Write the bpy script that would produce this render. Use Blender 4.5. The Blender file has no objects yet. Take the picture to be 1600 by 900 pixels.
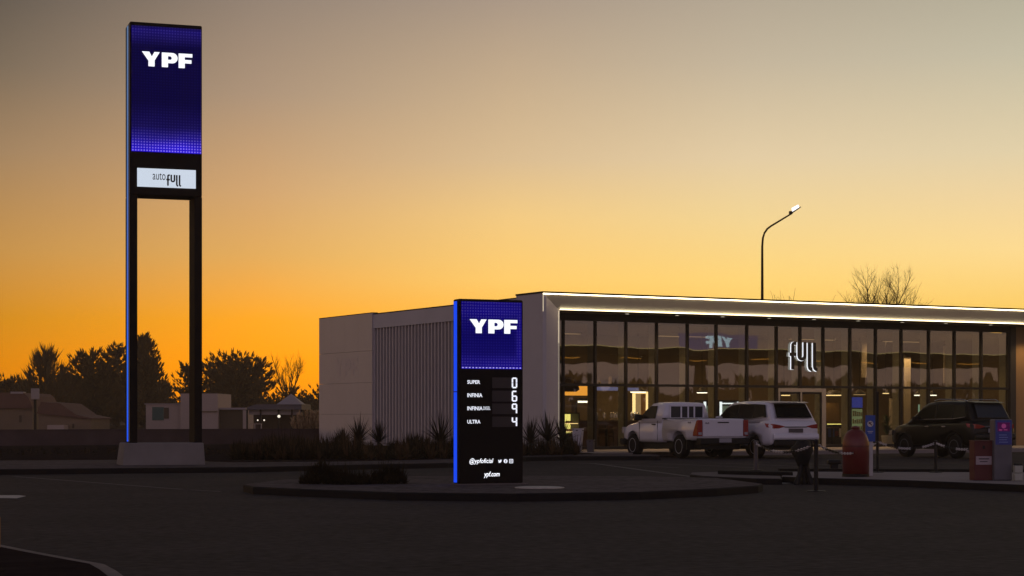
import bpy, bmesh, math, random
from mathutils import Vector, Matrix
PI = math.pi; R = math.radians
sc = bpy.context.scene
COL = sc.collection
HAZE = 0.00055
# ------------------------------------------------------------------ camera
FPX, HZ, EYE = 3000.0, 650.0, 1.35          # focal length in photo pixels, horizon row, eye height
cd = bpy.data.cameras.new('camera'); cam = bpy.data.objects.new('camera', cd); COL.objects.link(cam)
cam.location = (0, 0, EYE); cam.rotation_euler = (R(90), 0, 0)
cd.sensor_width = 36; cd.lens = 36 * FPX / 1600; cd.shift_y = (HZ - 450) / 1600
cd.clip_start = 0.1; cd.clip_end = 6000
sc.camera = cam
# ------------------------------------------------------------------ view
sc.view_settings.view_transform = 'Standard'; sc.view_settings.look = 'None'
sc.view_settings.exposure = 0; sc.view_settings.gamma = 1
sc.cycles.use_denoising = True
try: sc.cycles.denoiser = 'OPENIMAGEDENOISE'
except Exception: pass
sc.cycles.max_bounces = 6; sc.cycles.diffuse_bounces = 2; sc.cycles.glossy_bounces = 3
sc.cycles.transmission_bounces = 4; sc.cycles.transparent_max_bounces = 12; sc.cycles.volume_bounces = 0
sc.cycles.sample_clamp_indirect = 3; sc.cycles.caustics_reflective = False; sc.cycles.caustics_refractive = False

def lin(r, g, b):
    f = lambda c: (c/255/12.92) if c/255 <= 0.04045 else ((c/255+0.055)/1.055)**2.4
    return (f(r), f(g), f(b), 1)
# node helper
class NT:
    def __init__(s, nt): s.nt = nt
    def n(s, typ, props=None, **ins):
        nd = s.nt.nodes.new(typ)
        for k, v in (props or {}).items(): setattr(nd, k, v)
        for k, v in ins.items():
            key = int(k[1:]) if k[0] == 'i' and k[1:].isdigit() else k.replace('_', ' ')
            if hasattr(v, 'is_output'): s.nt.links.new(v, nd.inputs[key])
            else: nd.inputs[key].default_value = v
        return nd
    def m(s, op, a, b=0.0, c=None, clamp=False):
        kw = dict(i0=a, i1=b)
        if c is not None: kw['i2'] = c
        return s.n('ShaderNodeMath', dict(operation=op, use_clamp=clamp), **kw).outputs[0]
    def mix(s, f, a, b):
        nd = s.nt.nodes.new('ShaderNodeMix'); nd.data_type = 'RGBA'
        for k, v in ((0, f), (6, a), (7, b)):
            if hasattr(v, 'is_output'): s.nt.links.new(v, nd.inputs[k])
            else: nd.inputs[k].default_value = v
        return nd.outputs[2]
    def ramp(s, f, stops, interp='LINEAR'):
        nd = s.nt.nodes.new('ShaderNodeValToRGB'); cr = nd.color_ramp; cr.interpolation = interp
        while len(cr.elements) < len(stops): cr.elements.new(0.5)
        for e, (p, c) in zip(cr.elements, stops): e.position = p
        for e, (p, c) in zip(cr.elements, stops): e.color = c if len(c) == 4 else (*c, 1)
        if hasattr(f, 'is_output'): s.nt.links.new(f, nd.inputs[0])
        return nd.outputs[0]
    def smooth(s, x, a, b):
        nd = s.nt.nodes.new('ShaderNodeMapRange'); nd.interpolation_type = 'SMOOTHSTEP'
        s.nt.links.new(x, nd.inputs[0]); nd.inputs[1].default_value = a; nd.inputs[2].default_value = b
        return nd.outputs[0]
# ------------------------------------------------------------------ dusk sky: sun just set beyond the building, afterglow to the north
world = bpy.data.worlds.new('World'); sc.world = world; world.use_nodes = True
wt = world.node_tree; wt.nodes.clear(); w = NT(wt)
tc = w.n('ShaderNodeTexCoord').outputs['Generated']
sx = w.n('ShaderNodeSeparateXYZ', i0=tc)
X, Yd, Z = sx.outputs
hor = w.m('SQRT', w.m('ADD', w.m('MULTIPLY', X, X), w.m('MULTIPLY', Yd, Yd)))
el = w.m('DIVIDE', Z, w.m('MAXIMUM', hor, 0.001))                 # tan(elevation)
az = w.n('ShaderNodeMath', dict(operation='ARCTAN2'), i0=X, i1=Yd).outputs[0]   # 0 = ahead, + to the right
elf = w.m('MULTIPLY', el, 1.0/0.9, clamp=True)
SKYK = 1.6                                                        # the sky colours are stored divided by this
def sk(r, g, b, k=1.0, blue=0.0):
    c = lin(r, g, b); return (c[0]*k/SKYK, c[1]*k/SKYK, max(0, c[2]*k-blue)/SKYK, 1)
def gain(row):                                                    # what the evening air takes from the sky, given back
    pts = [(650,1.26,.020),(570,1.20,.026),(500,1.14,.014),(440,1.12,.011),(400,1.09,.007),(250,1.05,.004),(0,1.01,.003)]
    for (a,ka,ba),(b,kb,bb) in zip(pts, pts[1:]):
        if b <= row <= a: f = (row-b)/(a-b); return kb+(ka-kb)*f, bb+(ba-bb)*f
    return 1.0, 0.0
def column(vals, top):                                            # vals: (photo row, rgb)
    st = [(max(0.0, (HZ - r)/FPX/0.9), sk(*c, *gain(r))) for r, c in vals]
    st = sorted(st, key=lambda t: t[0]) + [(0.62, sk(*top)), (1.0, sk(66, 72, 88))]
    return w.ramp(elf, st)
zen = (92, 92, 98)
cA = column([(650,(214,120,8)),(570,(220,132,13)),(500,(212,140,40)),(400,(197,145,78)),(250,(162,131,98)),(120,(124,108,91)),(0,(97,88,80))], zen)
cB = column([(650,(242,136,8)),(570,(266,160,18)),(500,(259,170,45)),(400,(228,172,95)),(300,(210,165,115)),(150,(174,148,124)),(0,(148,131,117))], zen)
cC = column([(650,(246,150,28)),(570,(262,172,48)),(500,(258,190,76)),(440,(254,203,110)),(340,(243,202,132)),(250,(219,189,147)),(0,(172,153,136))], zen)
cD = column([(650,(246,156,40)),(570,(250,178,66)),(500,(254,202,102)),(440,(254,212,122)),(340,(242,212,150)),(250,(228,205,166)),(100,(197,182,158)),(0,(181,168,149))], zen)
cE = column([(650,(236,150,40)),(570,(244,176,62)),(500,(252,203,98)),(400,(253,218,146)),(320,(240,212,160)),(250,(226,208,170)),(100,(197,189,166)),(0,(181,174,154))], zen)
f1 = w.m('DIVIDE', w.m('ADD', az, 0.262), 0.130, clamp=True)
f2 = w.m('DIVIDE', w.m('ADD', az, 0.132), 0.132, clamp=True)
f3 = w.m('DIVIDE', az, 0.122, clamp=True)
f4 = w.m('DIVIDE', w.m('SUBTRACT', az, 0.122), 0.135, clamp=True)
front = w.mix(f4, w.mix(f3, w.mix(f2, w.mix(f1, cA, cB), cC), cD), cE)
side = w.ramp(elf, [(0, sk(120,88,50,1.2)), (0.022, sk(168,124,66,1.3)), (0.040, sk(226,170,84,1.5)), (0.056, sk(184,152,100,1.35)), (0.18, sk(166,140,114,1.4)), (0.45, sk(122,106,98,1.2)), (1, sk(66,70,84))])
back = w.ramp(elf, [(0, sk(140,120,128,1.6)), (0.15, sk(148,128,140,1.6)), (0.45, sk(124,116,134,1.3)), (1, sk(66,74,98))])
cl = w.n('ShaderNodeTexNoise', Vector=w.n('ShaderNodeMapping', Vector=tc, Scale=(3.0, 3.0, 46.0)).outputs[0], Scale=1.0, Detail=3.0, Roughness=0.55).outputs[0]
cl = w.m('ADD', w.m('MULTIPLY', w.smooth(cl, 0.35, 0.68), 0.75), 0.58)             # cloud-like bars added to the unseen right-hand sky to vary the glass reflections
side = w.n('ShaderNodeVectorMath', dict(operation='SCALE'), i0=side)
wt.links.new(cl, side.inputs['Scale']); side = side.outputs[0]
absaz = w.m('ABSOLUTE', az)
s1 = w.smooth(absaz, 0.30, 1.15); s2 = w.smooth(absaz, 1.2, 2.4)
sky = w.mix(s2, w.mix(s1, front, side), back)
below = w.m('LESS_THAN', Z, -0.002)
sky = w.mix(below, sky, sk(38, 31, 29))
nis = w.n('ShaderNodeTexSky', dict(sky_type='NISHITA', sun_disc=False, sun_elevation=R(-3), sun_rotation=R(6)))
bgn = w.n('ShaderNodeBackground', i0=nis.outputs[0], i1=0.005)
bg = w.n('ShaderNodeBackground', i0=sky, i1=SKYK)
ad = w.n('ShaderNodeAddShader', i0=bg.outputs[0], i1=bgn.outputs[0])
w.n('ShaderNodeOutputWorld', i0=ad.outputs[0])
try: world.cycles.sampling_method = 'MANUAL'; world.cycles.sample_map_resolution = 512
except Exception: pass

# ------------------------------------------------------------------ materials
MATS = {}
def principled(name, col, rough=0.6, metal=0.0, spec=0.5, emit=None, es=0.0, coat=0.0, var=0.0, vscale=3.0, bump=0.0, bscale=40.0, var2=0.0, coord='Object'):
    if name in MATS: return MATS[name]
    m = bpy.data.materials.new(name); m.use_nodes = True; t = NT(m.node_tree)
    b = m.node_tree.nodes['Principled BSDF']
    c = (*col[:3], 1)
    b.inputs['Base Color'].default_value = c
    b.inputs['Roughness'].default_value = rough; b.inputs['Metallic'].default_value = metal
    b.inputs['Specular IOR Level'].default_value = spec; b.inputs['Coat Weight'].default_value = coat
    if emit: b.inputs['Emission Color'].default_value = (*emit[:3], 1); b.inputs['Emission Strength'].default_value = es
    if var or bump:
        tcn = t.n('ShaderNodeTexCoord').outputs[coord]
        n1 = t.n('ShaderNodeTexNoise', Vector=tcn, Scale=vscale, Detail=6.0, Roughness=0.6).outputs[0]
        n2 = t.n('ShaderNodeTexNoise', Vector=tcn, Scale=bscale, Detail=4.0).outputs[0]
        f = t.m('ADD', t.m('MULTIPLY', t.m('SUBTRACT', n1, 0.5), var*4), t.m('MULTIPLY', t.m('SUBTRACT', n2, 0.5), var2*4))
        f = t.m('MAXIMUM', t.m('ADD', f, 1.0), 0.05)
        cc = t.n('ShaderNodeVectorMath', dict(operation='SCALE'), i0=c[:3]); m.node_tree.links.new(f, cc.inputs['Scale'])
        m.node_tree.links.new(cc.outputs[0], b.inputs['Base Color'])
        if bump:
            bn = t.n('ShaderNodeBump', Strength=bump, Distance=0.02, Height=n2)
            m.node_tree.links.new(bn.outputs[0], b.inputs['Normal'])
    MATS[name] = m; return m
def emitter(name, col, s):
    if name in MATS: return MATS[name]
    m = bpy.data.materials.new(name); m.use_nodes = True; nt = m.node_tree; nt.nodes.clear(); t = NT(nt)
    e = t.n('ShaderNodeEmission', Color=(*col[:3], 1), Strength=s); t.n('ShaderNodeOutputMaterial', i0=e.outputs[0])
    MATS[name] = m; return m

asphalt = principled('asphalt', (0.046, 0.038, 0.0365), 0.92, spec=0.12, var=0.26, vscale=0.5, bump=0.8, bscale=7.0, var2=0.55)
M = dict(
 concrete = principled('pale_concrete', (0.17,0.14,0.13), 0.9, spec=0.2, var=0.12, vscale=1.2, bump=0.3, var2=0.06),
 paving = principled('gravel_paving', (0.098,0.079,0.076), 0.95, spec=0.1, var=0.26, vscale=0.9, bump=0.8, bscale=6.0, var2=0.6),
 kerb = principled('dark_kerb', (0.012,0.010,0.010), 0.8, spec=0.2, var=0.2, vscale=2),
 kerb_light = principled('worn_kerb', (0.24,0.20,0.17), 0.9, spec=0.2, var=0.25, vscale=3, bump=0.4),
 slab = principled('forecourt_slab', (0.30,0.255,0.235), 0.9, spec=0.2, var=0.15, vscale=1.0, var2=0.05),
 soil = principled('dark_soil', (0.042,0.030,0.025), 1.0, spec=0.0, var=0.3, vscale=2, bump=0.8, bscale=12),
 field = principled('rough_field', (0.035,0.026,0.018), 1.0, spec=0.0, var=0.3, vscale=0.3),
 paint = principled('worn_road_paint', (0.55,0.50,0.42), 0.8, var=0.25, vscale=8),
 dimpaint = principled('faded_line', (0.13,0.115,0.105), 0.9, var=0.3, vscale=5),
 wallwhite = principled('white_cladding', (0.56,0.50,0.48), 0.38, spec=0.4, var=0.05, vscale=0.6, var2=0.02, bscale=9),
 render = principled('white_render', (0.56,0.52,0.53), 0.7, spec=0.25, var=0.06, vscale=0.8),
 louvre = principled('louvre_white', (0.55,0.49,0.48), 0.55, spec=0.3, var=0.05, vscale=1.5),
 fin = principled('fin_grey', (0.34,0.33,0.26), 0.7, spec=0.2),
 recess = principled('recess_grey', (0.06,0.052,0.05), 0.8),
 black = principled('black_metal', (0.008,0.007,0.007), 0.5, spec=0.3),
 pylon = principled('pylon_black', (0.012,0.009,0.009), 0.75, spec=0.12, var=0.1, vscale=1),
 mullion = principled('mullion_bronze', (0.012,0.010,0.008), 0.5, spec=0.3),
 coping = principled('coping_black', (0.01,0.009,0.008), 0.8, spec=0.1),
 soffit = principled('soffit_brown', (0.10,0.08,0.06), 0.8, spec=0.2),
 wood = principled('wood_panel', (0.10,0.045,0.018), 0.6, var=0.2, vscale=1.2),
 tanwall = principled('tan_wall', (0.30,0.18,0.08), 0.7, var=0.12, vscale=0.7),
 inner = principled('inner_wall', (0.15,0.115,0.07), 0.8, var=0.15, vscale=0.8),
 innerdark = principled('inner_dark', (0.025,0.02,0.018), 0.7),
 floor = principled('tiled_floor', (0.16,0.13,0.10), 0.35),
 carwhite = principled('white_paint', (0.82,0.79,0.82), 0.26, spec=0.5, coat=0.6, var=0.02, vscale=2),
 cardark = principled('dark_paint', (0.004,0.0035,0.003), 0.32, spec=0.2, coat=0.15),
 glassdark = principled('car_glass', (0.003,0.003,0.003), 0.2, spec=0.10),
 glassgrey = principled('car_glass_grey', (0.03,0.035,0.04), 0.15, spec=0.6),
 rubber = principled('tyre_rubber', (0.010,0.009,0.009), 0.85, spec=0.2),
 rim = principled('steel_rim', (0.50,0.48,0.47), 0.45, metal=0.2),
 chrome = principled('chrome', (0.6,0.58,0.55), 0.2, metal=0.9),
 plastic = principled('black_plastic', (0.010,0.009,0.009), 0.6, spec=0.3),
 tail = principled('tail_lens', (0.34,0.02,0.012), 0.2, coat=0.8),
 plate = principled('number_plate', (0.35,0.34,0.36), 0.5),
 red = principled('red_paint', (0.15,0.012,0.008), 0.45, coat=0.2, var=0.10, vscale=3),
 redbox = principled('red_box', (0.10,0.013,0.011), 0.6, var=0.15, vscale=4),
 blue = principled('blue_board', (0.02,0.05,0.24), 0.5),
 greyk = principled('kiosk_grey', (0.13,0.12,0.13), 0.6, var=0.15, vscale=3),
 white = principled('white_board', (0.62,0.58,0.56), 0.6),
 grey = principled('grey_post', (0.10,0.085,0.085), 0.5),
 leaf = principled('dark_foliage', (0.075,0.052,0.022), 0.9, spec=0.1, var=0.25, vscale=0.5),
 leaf2 = principled('brown_foliage', (0.095,0.058,0.028), 0.9, spec=0.1, var=0.3, vscale=1.0),
 yucca = principled('yucca_leaf', (0.040,0.034,0.024), 0.7, spec=0.2, var=0.2, vscale=5),
 shrub = principled('shrub_leaf', (0.034,0.027,0.014), 0.9, spec=0.05, var=0.3, vscale=3),
 bark = principled('bark', (0.035,0.024,0.016), 0.9, spec=0.1),
 twig = principled('twig', (0.06,0.032,0.012), 0.9, spec=0.1),
 pampas = principled('pampas_plume', (0.62,0.44,0.25), 0.9, spec=0.0, var=0.2, vscale=2),
 pinkroof = principled('tile_roof', (0.14,0.07,0.05), 0.9, var=0.15, vscale=1),
 greyroof = principled('grey_roof', (0.13,0.11,0.11), 0.7),
 paleroof = principled('pale_roof', (0.36,0.30,0.28), 0.6),
 housewall = principled('house_wall', (0.20,0.14,0.085), 0.9, var=0.15, vscale=0.6),
 housewhite = principled('house_white', (0.44,0.34,0.28), 0.9, var=0.08, vscale=0.6),
 housedark = principled('house_dark', (0.08,0.058,0.036), 0.9),
 teal = principled('teal_panel', (0.05,0.11,0.09), 0.7),
 blockwall = principled('block_wall', (0.105,0.075,0.068), 0.95, spec=0.05, var=0.2, vscale=1.2, bump=0.3),
 ghost = principled('ghost_lettering', (0.58,0.50,0.47), 0.5),
 led_white = emitter('led_white', (0.93,0.95,1.0), 1.15),
 led_text = emitter('led_text', (0.9,0.92,1.0), 1.7),
 led_digit = emitter('led_digit', (0.86,0.88,1.0), 1.1),
 led_cove = emitter('led_cove', (1.0,0.80,0.48), 7.5),
 led_cove_low = emitter('led_cove_low', (1.0,0.82,0.50), 4.5),
 edge_glow_dim = emitter('edge_glow_dim', (1.0,0.84,0.58), 0.75),  # glow put in for the bright jamb edges, no lamp there
 led_blue = emitter('led_blue', (0.012,0.07,0.85), 1.0),
 lamp_white = emitter('lamp_white', (1.0,0.93,0.80), 3.2),
 lamp_orange = emitter('lamp_orange', (1.0,0.42,0.06), 1.25),
 lamp_warm = emitter('lamp_warm', (1.0,0.72,0.34), 2.0),
 lamp_cream = emitter('lamp_cream', (1.0,0.66,0.32), 0.42),
 lamp_case = emitter('lamp_case', (0.95,0.85,0.25), 1.5),
 lamp_cool = emitter('lamp_cool', (0.75,0.84,1.0), 2.0),
 lamp_teal = emitter('lamp_teal', (0.30,0.38,0.33), 0.45),
 lamp_fridge = emitter('lamp_fridge', (0.42,0.52,0.28), 0.35),
 lamp_blue = emitter('lamp_blue', (0.08,0.10,0.6), 0.45),
 lamp_purple = emitter('lamp_purple', (0.16,0.05,0.5), 0.6),
)
# shop glass: a clear sheet that mirrors the forecourt, slightly wavy
def make_glass():
    m = bpy.data.materials.new('shop_glass'); m.use_nodes = True; nt = m.node_tree; nt.nodes.clear(); t = NT(nt)
    tcn = t.n('ShaderNodeTexCoord').outputs['Object']
    mp = t.n('ShaderNodeMapping', Vector=tcn, Scale=(0.9, 0.9, 0.45)).outputs[0]
    n = t.n('ShaderNodeTexNoise', Vector=mp, Scale=0.9, Detail=1.0).outputs[0]
    bn = t.n('ShaderNodeBump', Strength=0.40, Distance=0.012, Height=n)
    gl = t.n('ShaderNodeBsdfGlossy', Color=(0.90,0.90,0.78,1), Roughness=0.012, Normal=bn.outputs[0])
    tr = t.n('ShaderNodeBsdfTransparent', Color=(0.74,0.71,0.58,1))
    fr = t.n('ShaderNodeFresnel', IOR=1.75)
    f = t.m('ADD', t.m('MULTIPLY', fr.outputs[0], 1.0), 0.10, clamp=True)
    bf = t.n('ShaderNodeNewGeometry').outputs['Backfacing']
    mx0 = t.n('ShaderNodeMixShader', i0=f, i1=tr.outputs[0], i2=gl.outputs[0])
    t2 = t.n('ShaderNodeBsdfTransparent')
    mx = t.n('ShaderNodeMixShader', i0=bf, i1=mx0.outputs[0], i2=t2.outputs[0])
    t.n('ShaderNodeOutputMaterial', i0=mx.outputs[0]); return m
M['glass'] = make_glass()
# LED matrix screens: rows of violet diodes over a navy ground
def make_matrix(name, pitch, w_, h_, stops, sidegain, lo=(1, 0, 44)):
    m = bpy.data.materials.new(name); m.use_nodes = True; nt = m.node_tree; nt.nodes.clear(); t = NT(nt)
    tcn = t.n('ShaderNodeTexCoord').outputs['Object']
    s = t.n('ShaderNodeSeparateXYZ', i0=tcn)
    fx = t.m('SUBTRACT', t.m('FRACT', t.m('DIVIDE', s.outputs[0], pitch)), 0.5)
    fz = t.m('SUBTRACT', t.m('FRACT', t.m('DIVIDE', s.outputs[2], pitch)), 0.5)
    d = t.m('SQRT', t.m('ADD', t.m('MULTIPLY', fx, fx), t.m('MULTIPLY', fz, fz)))
    dot = t.m('SUBTRACT', 1.0, t.smooth(d, 0.16, 0.40))
    zz = t.m('DIVIDE', s.outputs[2], h_); xx = t.m('DIVIDE', s.outputs[0], w_)
    g = t.n('ShaderNodeSeparateColor', i0=t.ramp(zz, [(p, (v, v, v, 1)) for p, v in stops])).outputs[0]
    if sidegain:
        g = t.m('MAXIMUM', g, t.m('MULTIPLY', t.smooth(xx, 0.84, 0.95), sidegain))
    n = t.n('ShaderNodeTexNoise', Vector=tcn, Scale=1.3, Detail=1.0).outputs[0]
    g = t.m('MULTIPLY', g, t.m('ADD', t.m('MULTIPLY', n, 0.9), 0.55))
    base = t.mix(g, lin(*lo), lin(26, 2, 205))
    hot = t.mix(g, lin(lo[0]+3, lo[1]+3, lo[2]+16), lin(140, 118, 255))
    col = t.mix(dot, base, hot)
    e = t.n('ShaderNodeEmission', Color=col, Strength=1.0); t.n('ShaderNodeOutputMaterial', i0=e.outputs[0]); return m
M['matrix_tall'] = make_matrix('led_matrix_tall', 0.0700, 1.735, 3.13, [(0,1.0),(0.05,0.75),(0.11,0.30),(0.2,0.07),(0.4,0.01),(0.84,0.01),(0.91,0.09),(0.97,0.17),(1,0.04)], 0)
M['matrix_low'] = make_matrix('led_matrix_low', 0.0500, 1.17, 1.17, [(0,0.6),(0.03,0.22),(0.12,0.16),(0.24,0.05),(0.5,0.03),(0.72,0.06),(0.86,0.17),(1,0.16)], 0.16, lo=(1, 0, 74))
# side light strip of the tall sign: saturated blue at the foot, paler where diodes are denser at the top
def make_strip():
    m = bpy.data.materials.new('led_strip_tall'); m.use_nodes = True; nt = m.node_tree; nt.nodes.clear(); t = NT(nt)
    s = t.n('ShaderNodeSeparateXYZ', i0=t.n('ShaderNodeTexCoord').outputs['Object'])
    col = t.ramp(t.m('DIVIDE', s.outputs[2], 11.2), [(0, lin(30,80,235)), (0.22, lin(44,104,232)), (0.4, lin(70,100,190)), (0.65, lin(80,110,165)), (1, lin(92,116,150))])
    e = t.n('ShaderNodeEmission', Color=col, Strength=1.0); t.n('ShaderNodeOutputMaterial', i0=e.outputs[0]); return m
M['strip_tall'] = make_strip()

# ------------------------------------------------------------------ mesh helpers
class MB:
    def __init__(s): s.v = []; s.f = []; s.mi = []
    def add(s, vs, fs, mi=0):
        o = len(s.v); s.v += [tuple(p) for p in vs]; s.f += [tuple(i+o for i in f) for f in fs]; s.mi += [mi]*len(fs); return s
    def box(s, x0, x1, y0, y1, z0, z1, mi=0):
        if x0 > x1: x0, x1 = x1, x0
        if y0 > y1: y0, y1 = y1, y0
        if z0 > z1: z0, z1 = z1, z0
        return s.add([(x0,y0,z0),(x1,y0,z0),(x1,y1,z0),(x0,y1,z0),(x0,y0,z1),(x1,y0,z1),(x1,y1,z1),(x0,y1,z1)],
              [(0,3,2,1),(4,5,6,7),(0,1,5,4),(1,2,6,5),(2,3,7,6),(3,0,4,7)], mi)
    def prism(s, poly, z0, z1, mi=0, mt=None, axis='z'):
        n = len(poly); mt = mi if mt is None else mt
        a = sum(poly[i][0]*poly[(i+1)%n][1]-poly[(i+1)%n][0]*poly[i][1] for i in range(n))
        if a < 0: poly = poly[::-1]
        if axis == 'z': vs = [(x,y,z0) for x,y in poly]+[(x,y,z1) for x,y in poly]
        elif axis == 'y': vs = [(x,z0,z) for x,z in poly]+[(x,z1,z) for x,z in poly]   # poly in xz, from y=z0 (front) to z1
        else: vs = [(z0,y,z) for y,z in poly]+[(z1,y,z) for y,z in poly]
        b = tuple(range(n)); t = tuple(range(n, 2*n))
        s.add(vs, [b[::-1] if axis != 'y' else b], mi); o = len(s.v)-2*n
        s.f.append(tuple(i+o for i in (t if axis != 'y' else t[::-1]))); s.mi.append(mt)
        for i in range(n):
            j = (i+1)%n; q = (i, j, n+j, n+i) if axis != 'y' else (i, n+i, n+j, j)
            s.f.append(tuple(k+o for k in q)); s.mi.append(mi)
        return s
    def tube(s, pts, r, n=8, mi=0, r1=None, caps=True):
        pts = [Vector(p) for p in pts]; rs = r if isinstance(r, (list, tuple)) else [r + ((r1 if r1 is not None else r)-r)*i/max(1,len(pts)-1) for i in range(len(pts))]
        rings = []; up = Vector((0.13, 0.21, 0.97)); o = len(s.v)
        for i, p in enumerate(pts):
            d = (pts[min(i+1,len(pts)-1)]-pts[max(i-1,0)]).normalized()
            a = d.cross(up)
            if a.length < 1e-3: a = d.cross(Vector((1,0,0)))
            a.normalize(); b = d.cross(a).normalized()
            s.v += [tuple(p + a*rs[i]*math.cos(2*PI*k/n) + b*rs[i]*math.sin(2*PI*k/n)) for k in range(n)]
        for i in range(len(pts)-1):
            for k in range(n):
                k2 = (k+1)%n; s.f.append((o+i*n+k, o+i*n+k2, o+(i+1)*n+k2, o+(i+1)*n+k)); s.mi.append(mi)
        if caps:
            s.f.append(tuple(o+k for k in range(n))[::-1]); s.mi.append(mi)
            s.f.append(tuple(o+(len(pts)-1)*n+k for k in range(n))); s.mi.append(mi)
        return s
    def lathe(s, prof, n=24, c=(0,0,0), axis='z', mi=0):
        o = len(s.v)
        for r, h in prof:
            for k in range(n):
                a = 2*PI*k/n; x, y = r*math.cos(a), r*math.sin(a)
                s.v.append((c[0]+x, c[1]+y, c[2]+h) if axis == 'z' else (c[0]+h, c[1]+x, c[2]+y))
        for i in range(len(prof)-1):
            for k in range(n):
                k2 = (k+1)%n; s.f.append((o+i*n+k, o+i*n+k2, o+(i+1)*n+k2, o+(i+1)*n+k)); s.mi.append(mi)
        s.f.append(tuple(o+k for k in range(n))[::-1]); s.mi.append(mi)
        s.f.append(tuple(o+(len(prof)-1)*n+k for k in range(n))); s.mi.append(mi)
        return s
    def ribbon(s, path, wd, y0, y1, mi=0, side=None):        # thick stroke in the xz plane from y0 (front) to y1
        side = mi if side is None else side
        L = []; Rr = []; P_ = [Vector(p) for p in path]
        for i, p in enumerate(P_):
            d = (P_[min(i+1,len(P_)-1)]-P_[max(i-1,0)]).normalized(); nrm = Vector((-d.y, d.x))
            L.append(p+nrm*wd/2); Rr.append(p-nrm*wd/2)
        o = len(s.v); n = len(P_)
        for y in (y0, y1):
            s.v += [(q.x, y, q.y) for q in L] + [(q.x, y, q.y) for q in Rr]
        for i in range(n-1):
            s.f.append((o+i, o+i+1, o+n+i+1, o+n+i)); s.mi.append(mi)
            s.f.append((o+2*n+i, o+3*n+i, o+3*n+i+1, o+2*n+i+1)); s.mi.append(side)
            s.f.append((o+i, o+2*n+i, o+2*n+i+1, o+i+1)); s.mi.append(side)
            s.f.append((o+n+i, o+n+i+1, o+3*n+i+1, o+3*n+i)); s.mi.append(side)
        s.f.append((o, o+n, o+3*n, o+2*n)); s.mi.append(side)
        s.f.append((o+n-1, o+3*n-1, o+4*n-1, o+2*n-1)); s.mi.append(side)
        return s
    def build(s, name, mats, parent=None, smooth=False, loc=None):
        me = bpy.data.meshes.new(name); me.from_pydata(s.v, [], s.f)
        if not isinstance(mats, (list, tuple)): mats = [mats]
        for m in mats: me.materials.append(m)
        me.polygons.foreach_set('material_index', s.mi)
        if smooth: me.polygons.foreach_set('use_smooth', [True]*len(me.polygons))
        me.update()
        o = bpy.data.objects.new(name, me); COL.objects.link(o)
        if parent: o.parent = parent
        if loc: o.location = loc
        return o
def fix_normals(o):
    bm = bmesh.new(); bm.from_mesh(o.data); bmesh.ops.recalc_face_normals(bm, faces=bm.faces); bm.to_mesh(o.data); bm.free(); return o
def bevel(o, wd, seg=2, ang=35):
    m = o.modifiers.new('bevel', 'BEVEL'); m.width = wd; m.segments = seg; m.limit_method = 'ANGLE'; m.angle_limit = R(ang); return o
def tag(o, label=None, cat=None, group=None, kind=None):
    if label: o['label'] = label
    if cat: o['category'] = cat
    if group: o['group'] = group
    if kind: o['kind'] = kind
    return o
def empty(name, loc, rz=0, label=None, cat=None, group=None):
    o = bpy.data.objects.new(name, None); COL.objects.link(o); o.location = loc; o.rotation_euler = (0,0,rz); o.empty_display_size = 0.3
    return tag(o, label, cat, group)
def copy_tree(o, parent=None):
    c = o.copy(); COL.objects.link(c)
    if parent: c.parent = parent
    for ch in [x for x in bpy.data.objects if x.parent == o]: copy_tree(ch, c)
    return c
def text_mb(txt, w_, h_, x0, z0, yf, depth=0.008, bold=0.0, shear=0.0, mb=None, mi=0):
    """lettering fitted to w_ x h_ in the xz plane, face at y = yf"""
    cu = bpy.data.curves.new('t', 'FONT'); cu.body = txt; cu.offset = bold; cu.shear = shear; cu.resolution_u = 3
    ob = bpy.data.objects.new('t', cu); COL.objects.link(ob)
    dg = bpy.context.evaluated_depsgraph_get(); me = bpy.data.meshes.new_from_object(ob.evaluated_get(dg))
    mb = mb or MB()
    xs = [v.co.x for v in me.vertices]; ys = [v.co.y for v in me.vertices]
    ax, bx, ay, by = min(xs), max(xs), min(ys), max(ys)
    vs = [(x0+(v.co.x-ax)/(bx-ax)*w_, yf, z0+(v.co.y-ay)/(by-ay)*h_) for v in me.vertices]
    mb.add(vs, [tuple(p.vertices) for p in me.polygons], mi)
    bpy.data.objects.remove(ob); bpy.data.curves.remove(cu); bpy.data.meshes.remove(me)
    return mb
def G(px, py, z=0.0):                     # point of the ground seen at a photo pixel
    Y = (EYE-z)*FPX/(py-HZ); return Vector(((px-800)/FPX*Y, Y, z))
def W(px, py, Y): return Vector(((px-800)/FPX*Y, Y, EYE+(HZ-py)/FPX*Y))

# ------------------------------------------------------------------ SETTING
g = MB(); g.add([(-210,-60,0),(210,-60,0),(210,284,0),(-210,284,0)], [(0,1,2,3)])
tag(g.build('ground', asphalt), kind='structure')
g = MB(); g.add([(-205,92,0.004),(205,92,0.004),(205,283,0.004),(-205,283,0.004)], [(0,1,2,3)])
tag(g.build('field_ground', M['field']), kind='structure')
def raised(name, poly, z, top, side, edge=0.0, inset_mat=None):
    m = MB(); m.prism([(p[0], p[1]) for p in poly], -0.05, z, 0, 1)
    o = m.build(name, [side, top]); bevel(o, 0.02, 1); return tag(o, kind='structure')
# long verge on the left, running round to the shop
vf = [(-900,752),(-300,746),(0,742),(200,740),(400,738),(560,734),(700,731),(760,726),(822,721),(880,719.5),(1032,719)]
poly = [G(x, y) for x, y in vf]
poly = [Vector((p.x, p.y)) for p in poly]
poly += [Vector((4.6, 60.2)), Vector((3.2, 62.3)), Vector((0.6, 66.5)), Vector((-8, 86)), Vector((-45, 79))]
raised('pavement', poly, 0.13, M['paving'], M['kerb'])
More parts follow.
